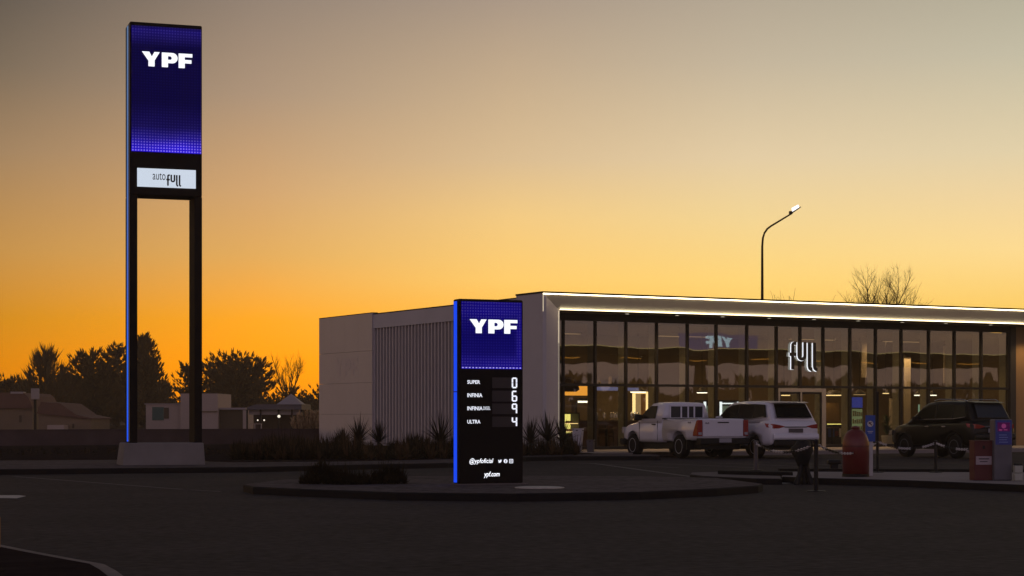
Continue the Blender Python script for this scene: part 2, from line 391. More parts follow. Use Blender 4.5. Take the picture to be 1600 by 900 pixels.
# planted ground of the verge (soil sheet above the paving)
sp = [(-14.5,52.5),(-10.2,53.8),(-7.4,50.6),(-4.5,51.5),(-1.6,54.5),(0.3,59.0),(2.0,61.0),(2.6,62.0),(0.5,66.2),(-7.8,84.2),(-30,72),(-24,53)]
m = MB(); m.prism(sp, 0.131, 0.150); tag(m.build('planting_bed', M['soil']), kind='structure')
# near traffic island with its kerb
isl = [(380,768),(395,772),(470,776),(620,782),(800,784),(1000,781),(1120,775),(1185,770),(1192,767)]
ip = [G(x, y) for x, y in isl] + [G(1120,757,.0), G(1000,754,.0), G(800,753,0), G(600,754,0), G(440,760,0)]
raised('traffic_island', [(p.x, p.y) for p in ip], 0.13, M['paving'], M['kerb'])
# forecourt islands at the right
fp = [G(1222,754.5),G(1290,757.5),G(1420,761),G(1600,769),G(1760,777)]
fp = [(p.x,p.y) for p in fp] + [(15.5,40.2),(11,41.6),(5.9,42.2)]
raised('forecourt_pavement', fp, 0.13, M['slab'], M['kerb'])
fp2 = [G(1078,750),G(1100,753),G(1180,757),G(1222,757.5)]
fp2 = [(p.x,p.y) for p in fp2] + [(5.88,42.2),(4.6,42.4),(3.9,41.8)]
raised('kerb_island', fp2, 0.12, M['concrete'], M['kerb'])
m = MB(); m.prism([(4.35,40.6),(5.75,39.3),(5.85,40.0),(4.5,41.5)], 0.12, 0.20); tag(bevel(m.build('kerb_block', M['kerb']), .02), kind='structure')
m = MB(); m.prism([(5.9,42.25),(11,41.7),(16.2,40.2),(16.2,40.5),(11,42.0),(5.9,42.55)], 0.0, 0.19); tag(m.build('kerb_strip', M['kerb']), kind='structure')
# bed in the near left corner
bp = [G(-260,815,.13),G(0,850,.13),G(60,862,.13),G(120,873,.13),G(165,881,.13),G(182,890,.13),G(200,903,.13),G(240,930,.13)]
bp = [(p.x,p.y) for p in bp]
inn = [(x-0.10, y-0.16) for x, y in bp]
m = MB(); m.prism(bp+[(-4.2,13.5),(-9,13.5)], -0.05, 0.13); tag(bevel(m.build('corner_kerb', M['kerb_light']), .02), kind='structure')
m = MB(); m.prism(inn[:-1]+[(inn[-1][0]-.1,inn[-1][1]),(-4.4,13.6),(-8.9,13.6)], 0.12, 0.145); tag(m.build('corner_bed', M['soil']), kind='structure')
# painted marks
def sheet(name, pts, z, mat): 
    m = MB(); m.add([(p[0],p[1],z) for p in pts], [tuple(range(len(pts)))]); return tag(m.build(name, mat), kind='structure')
a = [G(-60,774),G(30,774.2),G(41,775.5),G(26,779),G(-60,777.5)]
sheet('road_arrow_marking', a[::-1], 0.005, M['paint'])
def line(name, p, q, wd, z, mat):
    p = Vector((p.x,p.y)); q = Vector((q.x,q.y)); d = (q-p).normalized(); n = Vector((-d.y,d.x))*wd/2
    return sheet(name, [p-n, q-n, q+n, p+n], z, mat)
line('lane_line', G(20,744.5), G(285,765), 0.10, 0.005, M['dimpaint'])
line('lane_line', G(298,765.6), G(345,768.7), 0.08, 0.005, M['dimpaint'])
line('parking_line', G(925,724), G(1080,745), 0.16, 0.005, M['dimpaint'])
line('edge_line', G(1195,756.5), G(1238,754.5), 0.30, 0.006, M['paint'])
for k, px in enumerate((1060, 1180, 1300, 1420)):                 # bay lines between the cars
    p = G(px, 731); d = Vector((-.44,.90)); line('bay_line', p, Vector((p.x+d.x*5.5, p.y+d.y*5.5, 0)), 0.10, 0.005, M['dimpaint'])
m = MB(); c = G(843,762,0.135); m.lathe([(0.42,0),(0.42,.012),(0.36,.02)], 28); o = m.build('manhole_cover', M['paint'], loc=(c.x,c.y,0.131)); tag(o, 'round pale manhole cover on the island right of the price sign', 'manhole cover')

# ------------------------------------------------------------------ SHOP BUILDING (local: u along front, v into depth)
UX = Vector((.8754,.4833,0)); VX = Vector((-.4833,.8754,0)); O3 = Vector((1.056,66.0,0))
BR = math.atan2(.4833,.8754)
def Bpt(u, v, z=0): return O3 + UX*u + VX*v + Vector((0,0,z))
def U(px, v):                             # u of the point in plane v seen at column px
    r = (px-800)/FPX; p = O3 + VX*v
    return (r*p.y - p.x)/(UX.x - r*UX.y)
def UV(px, py, v):
    u = U(px, v); Y = (O3+UX*u+VX*v).y; return u, EYE+(HZ-py)/FPX*Y
shop = empty('shop_building', O3, BR, 'long low white shop with glazed front, glowing roof edge and ribbed side wall', 'building')
ZT, ZI, VG = 5.58, 5.06, 2.4
UE = 31.0
U0 = 0.15
# side wall (u = U0), panels
m = MB(); m.box(U0, U0+.25, 1.8, 6.0, 0.13, 5.5); m.box(U0,U0+.25, 6.0, 14.2, 4.93, 5.5); m.box(U0, U0+.25, 6.0, 6.15, .13, 4.93)
m.box(U0-.01, U0+.26, 1.8, 14.2, 5.5, 5.54, 1)
m.build('side_wall', [M['render'], M['coping']], shop)
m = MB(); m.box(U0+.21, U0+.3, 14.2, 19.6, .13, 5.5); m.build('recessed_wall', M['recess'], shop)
m = MB()
for k in range(4):
    v0 = 14.2 + k*1.37
    for z0, z1 in ((.13,1.42),(1.43,2.72),(2.73,4.02),(4.03,5.56)): m.box(U0-.05, U0+.2, v0, v0+1.365, z0, z1)
m.box(U0-.055, U0+.21, 14.2, 19.68, 5.56, 5.59, 1)
m.build('cladding_panel', [M['wallwhite'], M['coping']], shop)
# louvre screen
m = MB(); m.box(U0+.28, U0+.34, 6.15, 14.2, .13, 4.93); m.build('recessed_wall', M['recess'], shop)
m = MB(); v = 6.28
while v < 14.15: m.box(U0+.03, U0+.22, v, v+.085, .14, 4.925); v += .29
m.build('louvre_screen', M['louvre'], shop)
# faded lettering ghost on the cladding
def ypf(mb, w_, h_, x0, z0, y0, y1, mi=0):
    s = w_/79.0; t = h_/22.0
    q = lambda pts: [(x0+x*s, z0+z*t) for x, z in pts]
    mb.prism(q([(0,22),(11,22),(15.2,14.8),(15.2,0),(10,0),(10,8.5)]), y0, y1, mi, axis='y')
    mb.prism(q([(15.2,14.8),(19.2,22),(27.5,22),(19.5,9),(19.5,0),(15.2,0)]), y0, y1, mi, axis='y')
    mb.prism(q([(31,0),(40.5,0),(40.5,22),(31,22)]), y0, y1, mi, axis='y')
    n = 10; oc = (47.5, 14.2); prev = None
    for i in range(n+1):
        a = PI/2 - PI*i/n
        po = (oc[0]+8.3*math.cos(a), oc[1]+7.8*math.sin(a)); pi_ = (44.0+2.6*math.cos(a), oc[1]+2.8*math.sin(a))
        if i == 0: mb.prism(q([(40.5,po[1]),(po[0],po[1]),(pi_[0],pi_[1]),(40.5,pi_[1])]), y0, y1, mi, axis='y')
        else: mb.prism(q([prev[0], po, pi_, prev[1]]), y0, y1, mi, axis='y')
        prev = (po, pi_)
    mb.prism(q([(40.5,prev[1][1]),(prev[1][0],prev[1][1]),(prev[0][0],prev[0][1]),(40.5,prev[0][1])]), y0, y1, mi, axis='y')
    mb.prism(q([(57.5,0),(67,0),(67,22),(57.5,22)]), y0, y1, mi, axis='y')
    mb.prism(q([(67,17),(79,17),(79,22),(67,22)]), y0, y1, mi, axis='y')
    mb.prism(q([(67,7.5),(77.6,7.5),(77.6,12.6),(67,12.6)]), y0, y1, mi, axis='y')
    return mb
gm = MB(); ypf(gm, 2.35, 0.72, 0, 0, 0, .004)
gh = MB(); gh.add([(U0-.056+y, 18.0-x, 3.05+z) for x, y, z in gm.v], gm.f); gh.build('faded_lettering', M['ghost'], shop)
# front frame: splayed surround. outer lip at v=0, inner lip at v=.6
m = MB()
def q4(mb, a, b, c, d, mi=0): mb.add([a,b,c,d], [(0,1,2,3)], mi)
q4(m, (0,0,ZT),(.99,.6,ZI),(UE,.6,ZI),(UE,0,ZT))                      # splayed fascia
m.build('fascia', principled('fascia_cream', (0.60,0.57,0.50), 0.5, var=0.10, vscale=0.35), shop)
m = MB(); q4(m, (0,0,0.13),(.99,.6,0.13),(.99,.6,ZI),(0,0,ZT)); m.build('splayed_jamb', M['render'], shop)
m = MB(); m.box(-.0, .15, 0.003, 1.8, .13, ZT+.0); m.box(-.012, .15, 1.8, 1.86, .13, ZT)
m.box(.99, 1.03, .61, VG+.2, .13, ZI); m.build('frame_side', M['render'], shop)
m = MB(); m.box(-.02, UE, -.02, .35, ZT+.003, ZT+.06); m.box(-.02,.3,.35,1.9,ZT+.003,ZT+.06); m.build('coping', M['coping'], shop)
m = MB(); m.box(.02, UE, -.018, .012, ZT-.036, ZT-.005); m.build('upper_light_strip', M['led_cove'], shop)
m = MB(); m.box(1.0, UE, .51, .54, ZI-.006, ZI+.024); m.build('lower_light_strip', M['led_cove_low'], shop)
m = MB(); m.box(.965, .99, .575, .60, 3.9, ZI-.03); m.build('jamb_edge_glow', M['edge_glow_dim'], shop)  # no lamp on this jamb: glowing sliver imitates its bright inner edge
m = MB(); m.box(.965, .99, .575, .60, .6, 3.89); m.build('jamb_edge_glow', emitter('edge_glow_faint', (1.0,.84,.62), .30), shop)  # fainter lower piece imitates the bright edge fading downwards
m = MB(); m.box(.005, .025, -.012, .004, 4.95, ZT-.05); m.build('corner_edge_glow', M['edge_glow_dim'], shop)  # glowing sliver added for the bright upper end of the corner edge
# roof slab, soffit, head beam
m = MB(); m.box(.3, UE, 0.9, 19.6, 5.3, 5.5); m.build('roof', M['coping'], shop)
m = MB(); m.box(1.03, UE, .62, VG-.05, ZI+.0, ZI+.06); m.build('soffit', M['soffit'], shop)
m = MB(); m.box(1.03, U(1577,VG), VG-.05, VG+.12, 4.80, ZI-.003); m.box(1.03, UE, VG+.12, VG+.4, 4.9, 5.3); m.build('head_beam', M['innerdark'], shop)
m = MB(); m.box(-.1, UE, -3.3, VG, .0, .13); m.build('shop_walkway', [M['slab']], shop)
m = MB(); m.box(.4, UE, VG+.02, 19.4, .0, .14); m.build('shop_floor', M['floor'], shop)
m = MB(); m.box(.4, UE, 12.0, 12.2, .14, 4.9); m.box(.40,.55,VG+.3,12,.14,4.9); m.build('back_wall', M['inner'], shop)
m = MB(); m.box(.4, UE, VG+.4, 12, 4.75, 4.8); m.build('ceiling', M['inner'], shop)
m = MB(); m.box(26.3, 26.5, VG+.35, 12, .14, 4.75); m.build('partition_wall', M['inner'], shop)
UG = [U(px, VG) for px in (880,930,978,1026,1074,1119,1167,1213,1250,1286,1328,1368,1408,1451,1491,1533,1575)]
ZTR = 2.48
for i, u in enumerate(UG):
    m = MB(); zb = .14 if i != 8 else 2.40
    m.box(u-.035, u+.035, VG-.06, VG+.10, zb, 4.80); m.build('mullion', M['mullion'], shop)
    m = MB(); m.box(u-.03, u+.03, VG+.12, VG+.50, .15, 4.74); m.build('glass_fin', M['fin'], shop)
m = MB(); m.box(1.03, UG[-1], VG-.055, VG+.05, ZTR-.045, ZTR+.045); m.build('transom', M['mullion'], shop)
m = MB(); m.box(1.03, UG[7], VG-.05, VG+.05, .14, .24); m.box(UG[9], UG[-1], VG-.05, VG+.05, .14, .24); m.build('sill', M['mullion'], shop)
edges = [1.03] + UG
for i in range(len(edges)-1):
    a_, b_ = edges[i]+.036, edges[i+1]-.036
    m = MB(); m.box(a_, b_, 0, .012, ZTR+.046, 4.799); m.build('window', M['glass'], shop, loc=(0, VG+.01, 0))
    if i not in (8, 9):
        m = MB(); m.box(a_, b_, 0, .012, .241, ZTR-.046); m.build('window', M['glass'], shop, loc=(0, VG+.01, 0))
# double door with pale frame
m = MB(); a_, b_ = UG[7]+.04, UG[9]-.04; mid = (a_+b_)/2
m.box(a_, b_, VG-.10, VG+.02, 2.28, 2.42); m.box(a_, a_+.07, VG-.10, VG+.02, .14, 2.28); m.box(b_-.09, b_+.10, VG-.11, VG+.03, .14, 2.42)
df = m.build('door_frame', principled('door_aluminium', (0.30,0.26,0.23), 0.5), shop)
for a2, b2 in ((a_+.07, mid-.01), (mid+.01, b_-.09)):
    m = MB(); m.box(a2,a2+.06,VG-.08,VG-.03,.15,2.275); m.box(b2-.06,b2,VG-.08,VG-.03,.15,2.275); m.box(a2,b2,VG-.08,VG-.03,2.20,2.279); m.box(a2,b2,VG-.08,VG-.03,.15,.27)
    d = m.build('door', M['mullion'], shop)
    m = MB(); m.box(a2+.06, b2-.06, VG-.06, VG-.05, .27, 2.2); m.build('pane', M['glass'], d)
    m = MB(); hx = b2-.12 if a2 < mid-.1 else a2+.12; m.tube([(hx,VG-.14,.8),(hx,VG-.14,1.5)], .018); m.build('handle', M['chrome'], d)
m = MB(); m.box(mid-.035, mid+.035, VG-.10, VG-.02, .14, 2.28); m.build('door_post', principled('door_aluminium', (0.3,0.26,0.23)), shop)
# end pier of the glazing and warm wall at the far right
m = MB(); m.box(UG[-1]+.04, UG[-1]+.35, VG-.1, VG+.4, .14, 5.05); m.build('end_pier', M['innerdark'], shop)
m = MB(); m.box(UG[-1]+.36, UE, VG-.02, VG+.3, .14, 5.05); m.build('end_wall', M['tanwall'], shop)
# recessed downlights in the soffit
def spot(name, loc, e, col, size=R(110), parent=None, blend=.6, rad=.06):
    ld = bpy.data.lights.new(name, 'SPOT'); ld.energy = e; ld.color = col; ld.spot_size = size; ld.spot_blend = blend; ld.shadow_soft_size = rad
    o = bpy.data.objects.new(name, ld); COL.objects.link(o); o.location = loc
    if parent: o.parent = parent
    return o
for k, px in enumerate((980,1058,1129,1202,1272,1341,1410,1478,1548,1620)):
    u = U(px, 1.5)
    m = MB(); m.lathe([(.10,-.015),(.10,0),(.085,.001)], 16, mi=0); m.lathe([(.075,-.018),(.07,-.016)], 16, mi=1)
    d = m.build('downlight', [M['soffit'], emitter('downlight_glow', (1.0,.88,.66), 1.3)], shop, loc=(u, 1.5, ZI-.003))
    spot('downlight_lamp', (0,0,-.04), 130, (1.0,.66,.30), parent=d)
# 'full' channel letters
FULLP = dict(
 f1=[(7.5,38.5),(5,38.5),(3.4,38.0),(2.5,36.5),(2.3,34),(2.3,0)], f2=[(-2.2,22.2),(7.5,22.2)],
 u=[(11.5,40.5),(11.5,21),(12.1,18),(13.8,16.2),(16,15.6),(18.2,16.2),(19.9,18),(20.5,21),(20.5,40.5)],
 l1=[(27,40),(27,5),(27.8,2.2),(29.5,.6),(31.3,.3)], l2=[(34.8,40),(34.8,5),(35.6,2.2),(37.3,.6),(39.1,.3)])
def full_logo(s, x0, z0, th, y0, y1, face, side, grow=0.0, sz=None):
    sz = sz or s
    m = MB()
    for k, p in FULLP.items():
        pts = [(x0+x*s, z0+z*sz) for x, z in p]
        m.ribbon(pts, th+grow, y0 + (.002 if k == 'f2' else 0), y1, 0, 1)
    return m
u0, zb = UV(1236, 578, VG-.1)
sg = empty('shop_sign', Bpt(u0, VG-.10, zb), BR, "white-edged dark lettering 'full' mounted high on the glass above the doors", 'sign')
full_logo(.0322, .02, .02, .130, 0, .035, 0, 0, sz=.0262).build('letter_face', [M['black'], M['black']], sg)
full_logo(.0322, -.004, .010, .130, .037, .052, 0, 0, grow=.022, sz=.0262).build('letter_rim', [M['led_white'], M['led_white']], sg)
for x in (.1,.5,.95,1.2): m = MB(); m.tube([(x,.05,.55),(x,.10,.55)], .02); m.build('bracket', M['black'], sg)

# ------------------------------------------------------------------ SHOP INTERIOR (things standing or hanging inside)
def inside(name, label, cat, u, v, z=.14, group=None): return empty(name, Bpt(u, v, z), BR, label, cat, group)
def area(name, loc, sx_, sy_, e, col, rz=0):
    ld = bpy.data.lights.new(name, 'AREA'); ld.shape = 'RECTANGLE'; ld.size = sx_; ld.size_y = sy_; ld.energy = e; ld.color = col
    o = bpy.data.objects.new(name, ld); COL.objects.link(o); o.location = loc; o.rotation_euler = (0,0,rz); return o
# ceiling panels of the shop
for u, e in ((4.5,170),(10.5,85),(17,130),(22,110)):
    t = inside('ceiling_light', {4.5:'warm ceiling panel nearest the glazed left corner of the shop',10.5:'warm ceiling panel left of the shop doors',17:'warm ceiling panel behind the bays right of the doors',22:'warm ceiling panel nearest the right end of the glazing'}[u], 'ceiling light', u, 7.0, 4.55, 'warm ceiling panels in the shop')
    m = MB(); m.box(-1.2,1.2,-.12,.12,0,.04); m.box(-1.15,1.15,-.09,.09,-.012,-.001,1); m.build('panel', [M['black'], M['lamp_cream']], t)
    a = area('panel_lamp', (0,0,-.05), 2.4, .3, e, (1.0,.62,.30)); a.parent = t
# menu board, orange
u, z = UV(902,613,5.5); u1,_ = UV(882,613,5.5); u2,_ = UV(922,613,5.5)
t = inside('menu_board', 'glowing orange menu board behind the leftmost window bay', 'menu board', (u1+u2)/2, 5.5, z)
hw = (u2-u1)/2
m = MB(); m.box(-hw,hw,0,.05,-.12,.30); m.build('board', M['lamp_orange'], t)
m = MB(); m.prism([(-hw,.30),(-hw,.02),(-hw*.1,.02),(hw*.15,.10),(hw*.1,.22),(-hw*.1,.30)], -.02, -.004, axis='y'); m.build('picture', M['black'], t)
# bakery display case
u1,z1 = UV(880,672,4.2); u2,_ = UV(906,672,4.2)
t = inside('display_case', 'brightly lit yellow pastry case low behind the leftmost window', 'display case', u1, 4.2)
L_ = u2-u1; m = MB(); m.box(0,L_,0,.7,0,.55); m.box(0,L_,0,.7,1.30,1.34); m.box(0,.04,0,.7,.55,1.3); m.box(L_-.04,L_,0,.7,.55,1.3); m.build('cabinet', M['innerdark'], t)
for zz in (.62,.92): m = MB(); m.box(.05,L_-.05,.05,.6,zz,zz+.02); m.build('shelf', M['lamp_warm'], t)
m = MB(); m.box(.05,L_-.05,.60,.62,.57,1.28); m.build('lit_back', M['lamp_case'], t)
m = MB(); rnd = random.Random(4)
for k in range(16): 
    x = .1+rnd.random()*(L_-.25); zz = (.642,.942)[k%2]; m.lathe([(.03,0),(.07,.02),(.06,.06),(.01,.09)], 8, (x, .2+.2*rnd.random(), zz))
m.build('pastries', M['wood'], t)
# coffee counter with hood light
u1,z1 = UV(897,628,6.5); u2,_ = UV(925,628,6.5)
t = inside('serving_counter', 'dark serving counter with a bright hood light left of the pickup', 'counter', u1, 6.5)
m = MB(); m.box(-1.2,5.2,-.4,.4,0,1.0); m.build('counter', M['wood'], t)
m = MB(); m.box(-1.3,5.3,-.5,.5,1.0,1.05); m.build('worktop', M['inner'], t)
m = MB(); m.box(0,u2-u1,-.2,.3,z1-.14-.02,z1-.14+.14); m.box(0,.08,-.1,.2,1.05,z1-.16); m.build('hood', M['innerdark'], t)
m = MB(); m.box(.05,u2-u1,-.23,-.201,z1-.17,z1-.10); m.build('hood_light', M['lamp_white'], t)
m = MB(); rnd = random.Random(6)
for k in range(10): x = rnd.uniform(.1,3.5); m.lathe([(.05,0),(.07,.1),(.06,.25),(.02,.33)], 8, (x, rnd.uniform(-.2,.1), 1.05))
m.build('bottles', M['chrome'], t)
# row of white containers on the upper shelf by the first bays
u1,z1 = UV(882,599,5.0); u2,_ = UV(985,599,5.0)
t = inside('wall_shelf', 'high shelf of boxes and plants across the left window bays', 'shelf', u1, 5.0, z1)
m = MB(); m.box(0,u2-u1,0,.3,-.05,0); m.build('board', M['innerdark'], t)
rnd = random.Random(9); x = .05
m = MB()
while x < u2-u1-.4:
    wdt = rnd.uniform(.15,.4); h = rnd.uniform(.12,.45); m.box(x, x+wdt, .02, .25, 0, h); x += wdt+rnd.uniform(.05,.4)
m.build('boxes', M['inner'], t)
m = MB(); m.box(1.4,2.4,-.01,.0,-.26,-.12); m.box(2.5,3.3,-.01,0,-.26,-.14); m.build('shelf_light', emitter('shelf_lilac',(.30,.30,.62),.5), t)
# lit doorway in the back
u1,z0 = UV(993,650,10.5); u2,z1 = UV(1010,618,10.5)
t = inside('inner_door', 'cream lit doorway glimpsed above the pickup bonnet', 'door', u1, 10.5)
m = MB(); m.box(-.08,0,0,.12,0,z1-.06); m.box(u2-u1,u2-u1+.08,0,.12,0,z1-.06); m.box(-.08,u2-u1+.08,0,.12,z1-.06,z1+.02); m.build('frame', M['lamp_warm'], t)
m = MB(); m.box(0,(u2-u1)*.55,.05,.1,0,z1-.061); m.build('lit_room', M['lamp_cream'], t)
m = MB(); m.box((u2-u1)*.55,(u2-u1),.04,.09,0,z1-.061); m.build('door_leaf', M['tanwall'], t)
# pendant lamps: dark shade with glowing rim
def pendant(px, py, v, rad, mat, label):
    u, z = UV(px, py, v); t = inside('pendant_lamp', label, 'lamp', u, v, z, 'pendant lamps in the shop')
    m = MB(); m.lathe([(rad,0),(rad*.95,.05),(rad*.45,.16),(.04,.2),(.03,.3)], 16); m.build('lamp_shade', M['innerdark'], t)
    m = MB(); m.lathe([(rad*.96,-.035),(rad*.97,-.003)], 16); m.build('diffuser', M[mat], t)
    m = MB(); m.tube([(0,0,.3),(0,0,4.6-z)], .012, 5); m.build('cord', M['black'], t)
for a in ((997,612,6,.32,'lamp_white','wide white pendant lamp just above the lit doorway'),
          (1097,613,6,.22,'lamp_white','white pendant lamp between pickup roof and window bar'),
          (1225,617,5.5,.26,'lamp_warm','warm pendant lamp seen through the left door leaf'),
          (1303,617,5,.42,'lamp_warm','broad amber pendant lamp just right of the door'),
          (1343,616,6,.26,'lamp_cream','faint pendant lamp above the drinks fridge'),
          (1384,614,7,.14,'lamp_warm','small bare pendant lamp above the potted plant'),
          (1437,617,5.5,.24,'lamp_white','white pendant lamp above the dark car roof, left of a pair'),
          (1457,617,5.7,.18,'lamp_white','white pendant lamp above the dark car roof, right of a pair')): pendant(*a)
# illuminated coolers seen over the pickup
for px0, px1, lab in ((1099,1121,'white-edged lit cooler just right of the pickup cab'),(1124,1154,'white-edged lit cooler above the white SUV bonnet')):
    u1,_ = UV(px0,640,6); u2,_ = UV(px1,640,6); t = inside('cooler', lab, 'cooler', u1, 6, .14, 'lit coolers behind the parked cars'); ww = u2-u1
    m = MB(); m.box(0,ww,0,.6,0,1.85); m.build('cabinet', M['innerdark'], t)
    m = MB(); m.box(.12,ww-.02,-.02,-.001,.3,1.62); m.build('lit_glass', M['lamp_teal'], t)
    m = MB(); m.box(0,.10,-.05,-.021,.2,1.78); m.box(ww*.9,ww,-.05,-.021,1.5,1.78) if px0 > 1110 else None; m.box(.1,ww*.9,-.05,-.021,1.69,1.735) if px0 > 1110 else None; m.build('light_tube', M['lamp_cool'], t)
# glowing display columns and posters deeper in the shop
for px, py0, py1, mat, lab in ((1437,632,652,'lamp_mint','slim pale green light column above the dark car bonnet'),(1395,622,668,'poster','pale wall poster left of the potted plant'),(1418,560,668,'poster','tall pale banner inside, above the dark car bonnet'),(1352,520,590,'poster','pale hanging banner high behind the glass above the drinks fridge'),(1480,540,600,'poster','pale hanging banner high behind the right-hand bays')):
    v_ = 7.5; u1, z0 = UV(px-(1.5 if mat == 'lamp_mint' else 5), py1, v_); u2, z1 = UV(px+(1.5 if mat == 'lamp_mint' else 5), py0, v_)
    t = inside('light_column' if mat == 'lamp_mint' else 'hanging_banner', lab, 'lamp' if mat == 'lamp_mint' else 'banner', u1, v_, z0)
    m = MB(); m.box(0,u2-u1,0,.04,0,z1-z0); m.build('panel', emitter('lamp_mint',(.35,.55,.42),.6) if mat == 'lamp_mint' else principled('poster_cream',(.42,.38,.30),.7), t)
    m = MB(); m.box(-.02,u2-u1+.02,-.01,.05,z1-z0,z1-z0+.04); m.build('rail', M['innerdark'], t)
# drinks fridge
u1,_ = UV(1331,660,5); u2,_ = UV(1347,660,5)
t = inside('drinks_fridge', 'tall glowing drinks fridge with a blue header right of the door', 'fridge', u1, 5); ww = u2-u1
m = MB(); m.box(-.03,ww+.03,0,.6,0,2.0); m.build('cabinet', M['innerdark'], t)
m = MB(); m.box(0,ww,-.03,-.001,1.55,1.98); m.build('header', M['lamp_blue'], t)
m = MB(); m.box(0,ww,-.015,-.001,.3,1.5); m.build('lit_glass', M['lamp_fridge'], t)
m = MB(); rnd = random.Random(2)
for r_ in range(4):
    m.box(0,ww,-.02,-.016,.3+r_*.3,.315+r_*.3)
    for k in range(5): m.box(.03+k*ww/5.2,.03+k*ww/5.2+.06,-.03,-.016,.32+r_*.3,.32+r_*.3+rnd.uniform(.12,.2))
m.build('drinks', [M['tanwall']], t)
# cafe counter and machine right of door
u1,_ = UV(1291,680,5.2); u2,_ = UV(1327,680,5.2); t = inside('sales_counter', 'dark sales counter with blue and white packets right of the door', 'counter', u1, 5.2); ww = u2-u1
m = MB(); m.box(0,ww,0,.6,0,.85); m.box(-.05,ww+.05,-.05,.65,.85,.90); m.build('counter', M['innerdark'], t)
m = MB(); m.box(0,ww,-.06,-.051,.86,.895); m.build('edge_light', M['lamp_case'], t)
m = MB(); m.box(.1,.4,-.02,-.001,.35,.7); m.build('blue_packet', M['blue'], t)
m = MB(); m.box(.45,.62,-.02,-.001,.4,.6); m.build('red_packet', M['red'], t)
m = MB(); m.box(.66,1.0,-.02,-.001,.35,.7); m.build('white_packet', M['white'], t)
m = MB(); m.box(.1,.9,.3,.34,1.0,1.75); m.build('menu_panel', M['tanwall'], t)
# tables and chairs for the cafe corner
def cafe_table(u, v, label):
    t = inside('cafe_table', label, 'table', u, v, .14, 'cafe tables inside the shop')
    m = MB(); m.box(-.4,.4,-.35,.35,.72,.76); m.build('tabletop', M['wood'], t)
    m = MB(); m.tube([(0,0,0),(0,0,.72)], .04); m.lathe([(.25,0),(.24,.02)], 16); m.build('leg', M['black'], t)
def cafe_chair(u, v, rz, label):
    t = empty('cafe_chair', Bpt(u, v, .14), BR+rz, label, 'chair', 'cafe chairs inside the shop')
    m = MB(); m.box(-.21,.21,-.21,.21,.43,.47); m.build('seat', M['wood'], t)
    m = MB(); m.box(-.2,.2,.19,.22,.55,.88); m.build('backrest', M['wood'], t)
    for sx_ in (-.18,.18):
        for sy_ in (-.18,.19):
            m = MB(); m.tube([(sx_,sy_,0),(sx_,sy_,.43 if sy_ < 0 else .86)], .014, 6); m.build('leg', M['black'], t)
cafe_table(UV(948,690,3.7)[0], 3.7, 'small cafe table behind the second window bay from the left')
cafe_chair(UV(935,690,3.9)[0], 3.9, R(-80), 'cafe chair left of the table behind the second bay')
cafe_chair(UV(962,690,3.9)[0], 3.9, R(85), 'cafe chair right of the table behind the second bay')
cafe_table(UV(1300,690,3.4)[0], 3.4, 'cafe table behind glass, between door and drinks fridge')
# potted plant inside
def blades(mb, c, n, L0, L1, up0, up1, wd, rnd, droop=.25, seg=3, mi=0):
    for k in range(n):
        a = rnd.uniform(0, 2*PI); e = rnd.uniform(up0, up1); L_ = rnd.uniform(L0, L1)
        d = Vector((math.cos(a)*math.cos(e), math.sin(a)*math.cos(e), math.sin(e))); s_ = Vector((-math.sin(a), math.cos(a), 0))*wd/2
        pts = []; p = Vector(c)
        for i in range(seg+1):
            t = i/seg; q = Vector(c)+d*L_*t - Vector((0,0,droop*L_*t*t*math.cos(e))); pts.append((q, (1-t**1.6)))
        o = len(mb.v)
        for q, f in pts[:-1]: mb.v += [tuple(q-s_*max(f,.15)), tuple(q+s_*max(f,.15))]
        mb.v.append(tuple(pts[-1][0]))
        for i in range(seg-1): mb.f.append((o+2*i,o+2*i+1,o+2*i+3,o+2*i+2)); mb.mi.append(mi)
        mb.f.append((o+2*seg-2, o+2*seg-1, o+2*seg)); mb.mi.append(mi)
u,_ = UV(1386,680,3.6); t = inside('potted_plant', 'leafy green indoor plant behind glass left of the dark car', 'plant', u, 3.6)
m = MB(); m.lathe([(.18,0),(.24,.4),(.22,.42)], 16); m.build('pot', M['white'], t)
m = MB(); rnd = random.Random(3); [blades(m, (0,0,.45+k*.12), 16, .3,.55, R(5),R(70), .07, rnd) for k in range(6)]; m.build('leaves', principled('green_leaf', (.03,.09,.02), .6), t)

# tapered planters outside the glass
for px, py, h, rt, rb, lab in ((903,706,.80,.23,.15,'tall white tapered planter by the left end of the glass'),(923,706,.42,.17,.14,'short grey planter right of the tall white one')):
    p = G(px, py, .13) ; p = Vector(((px-800)/FPX*65.0, 65.0, .13))
    t = empty('planter', p, BR, lab, 'planter')
    m = MB(); m.lathe([(rb,0),(rt,h-.04),(rt+.01,h),(rt-.03,h),(rt-.04,h-.06)], 4); o = m.build('pot', M['render'] if h > .6 else M['grey'], t)
    m = MB(); m.box(-rt*.6,rt*.6,-rt*.6,rt*.6,h-.08,h-.05); m.build('soil', M['soil'], t)

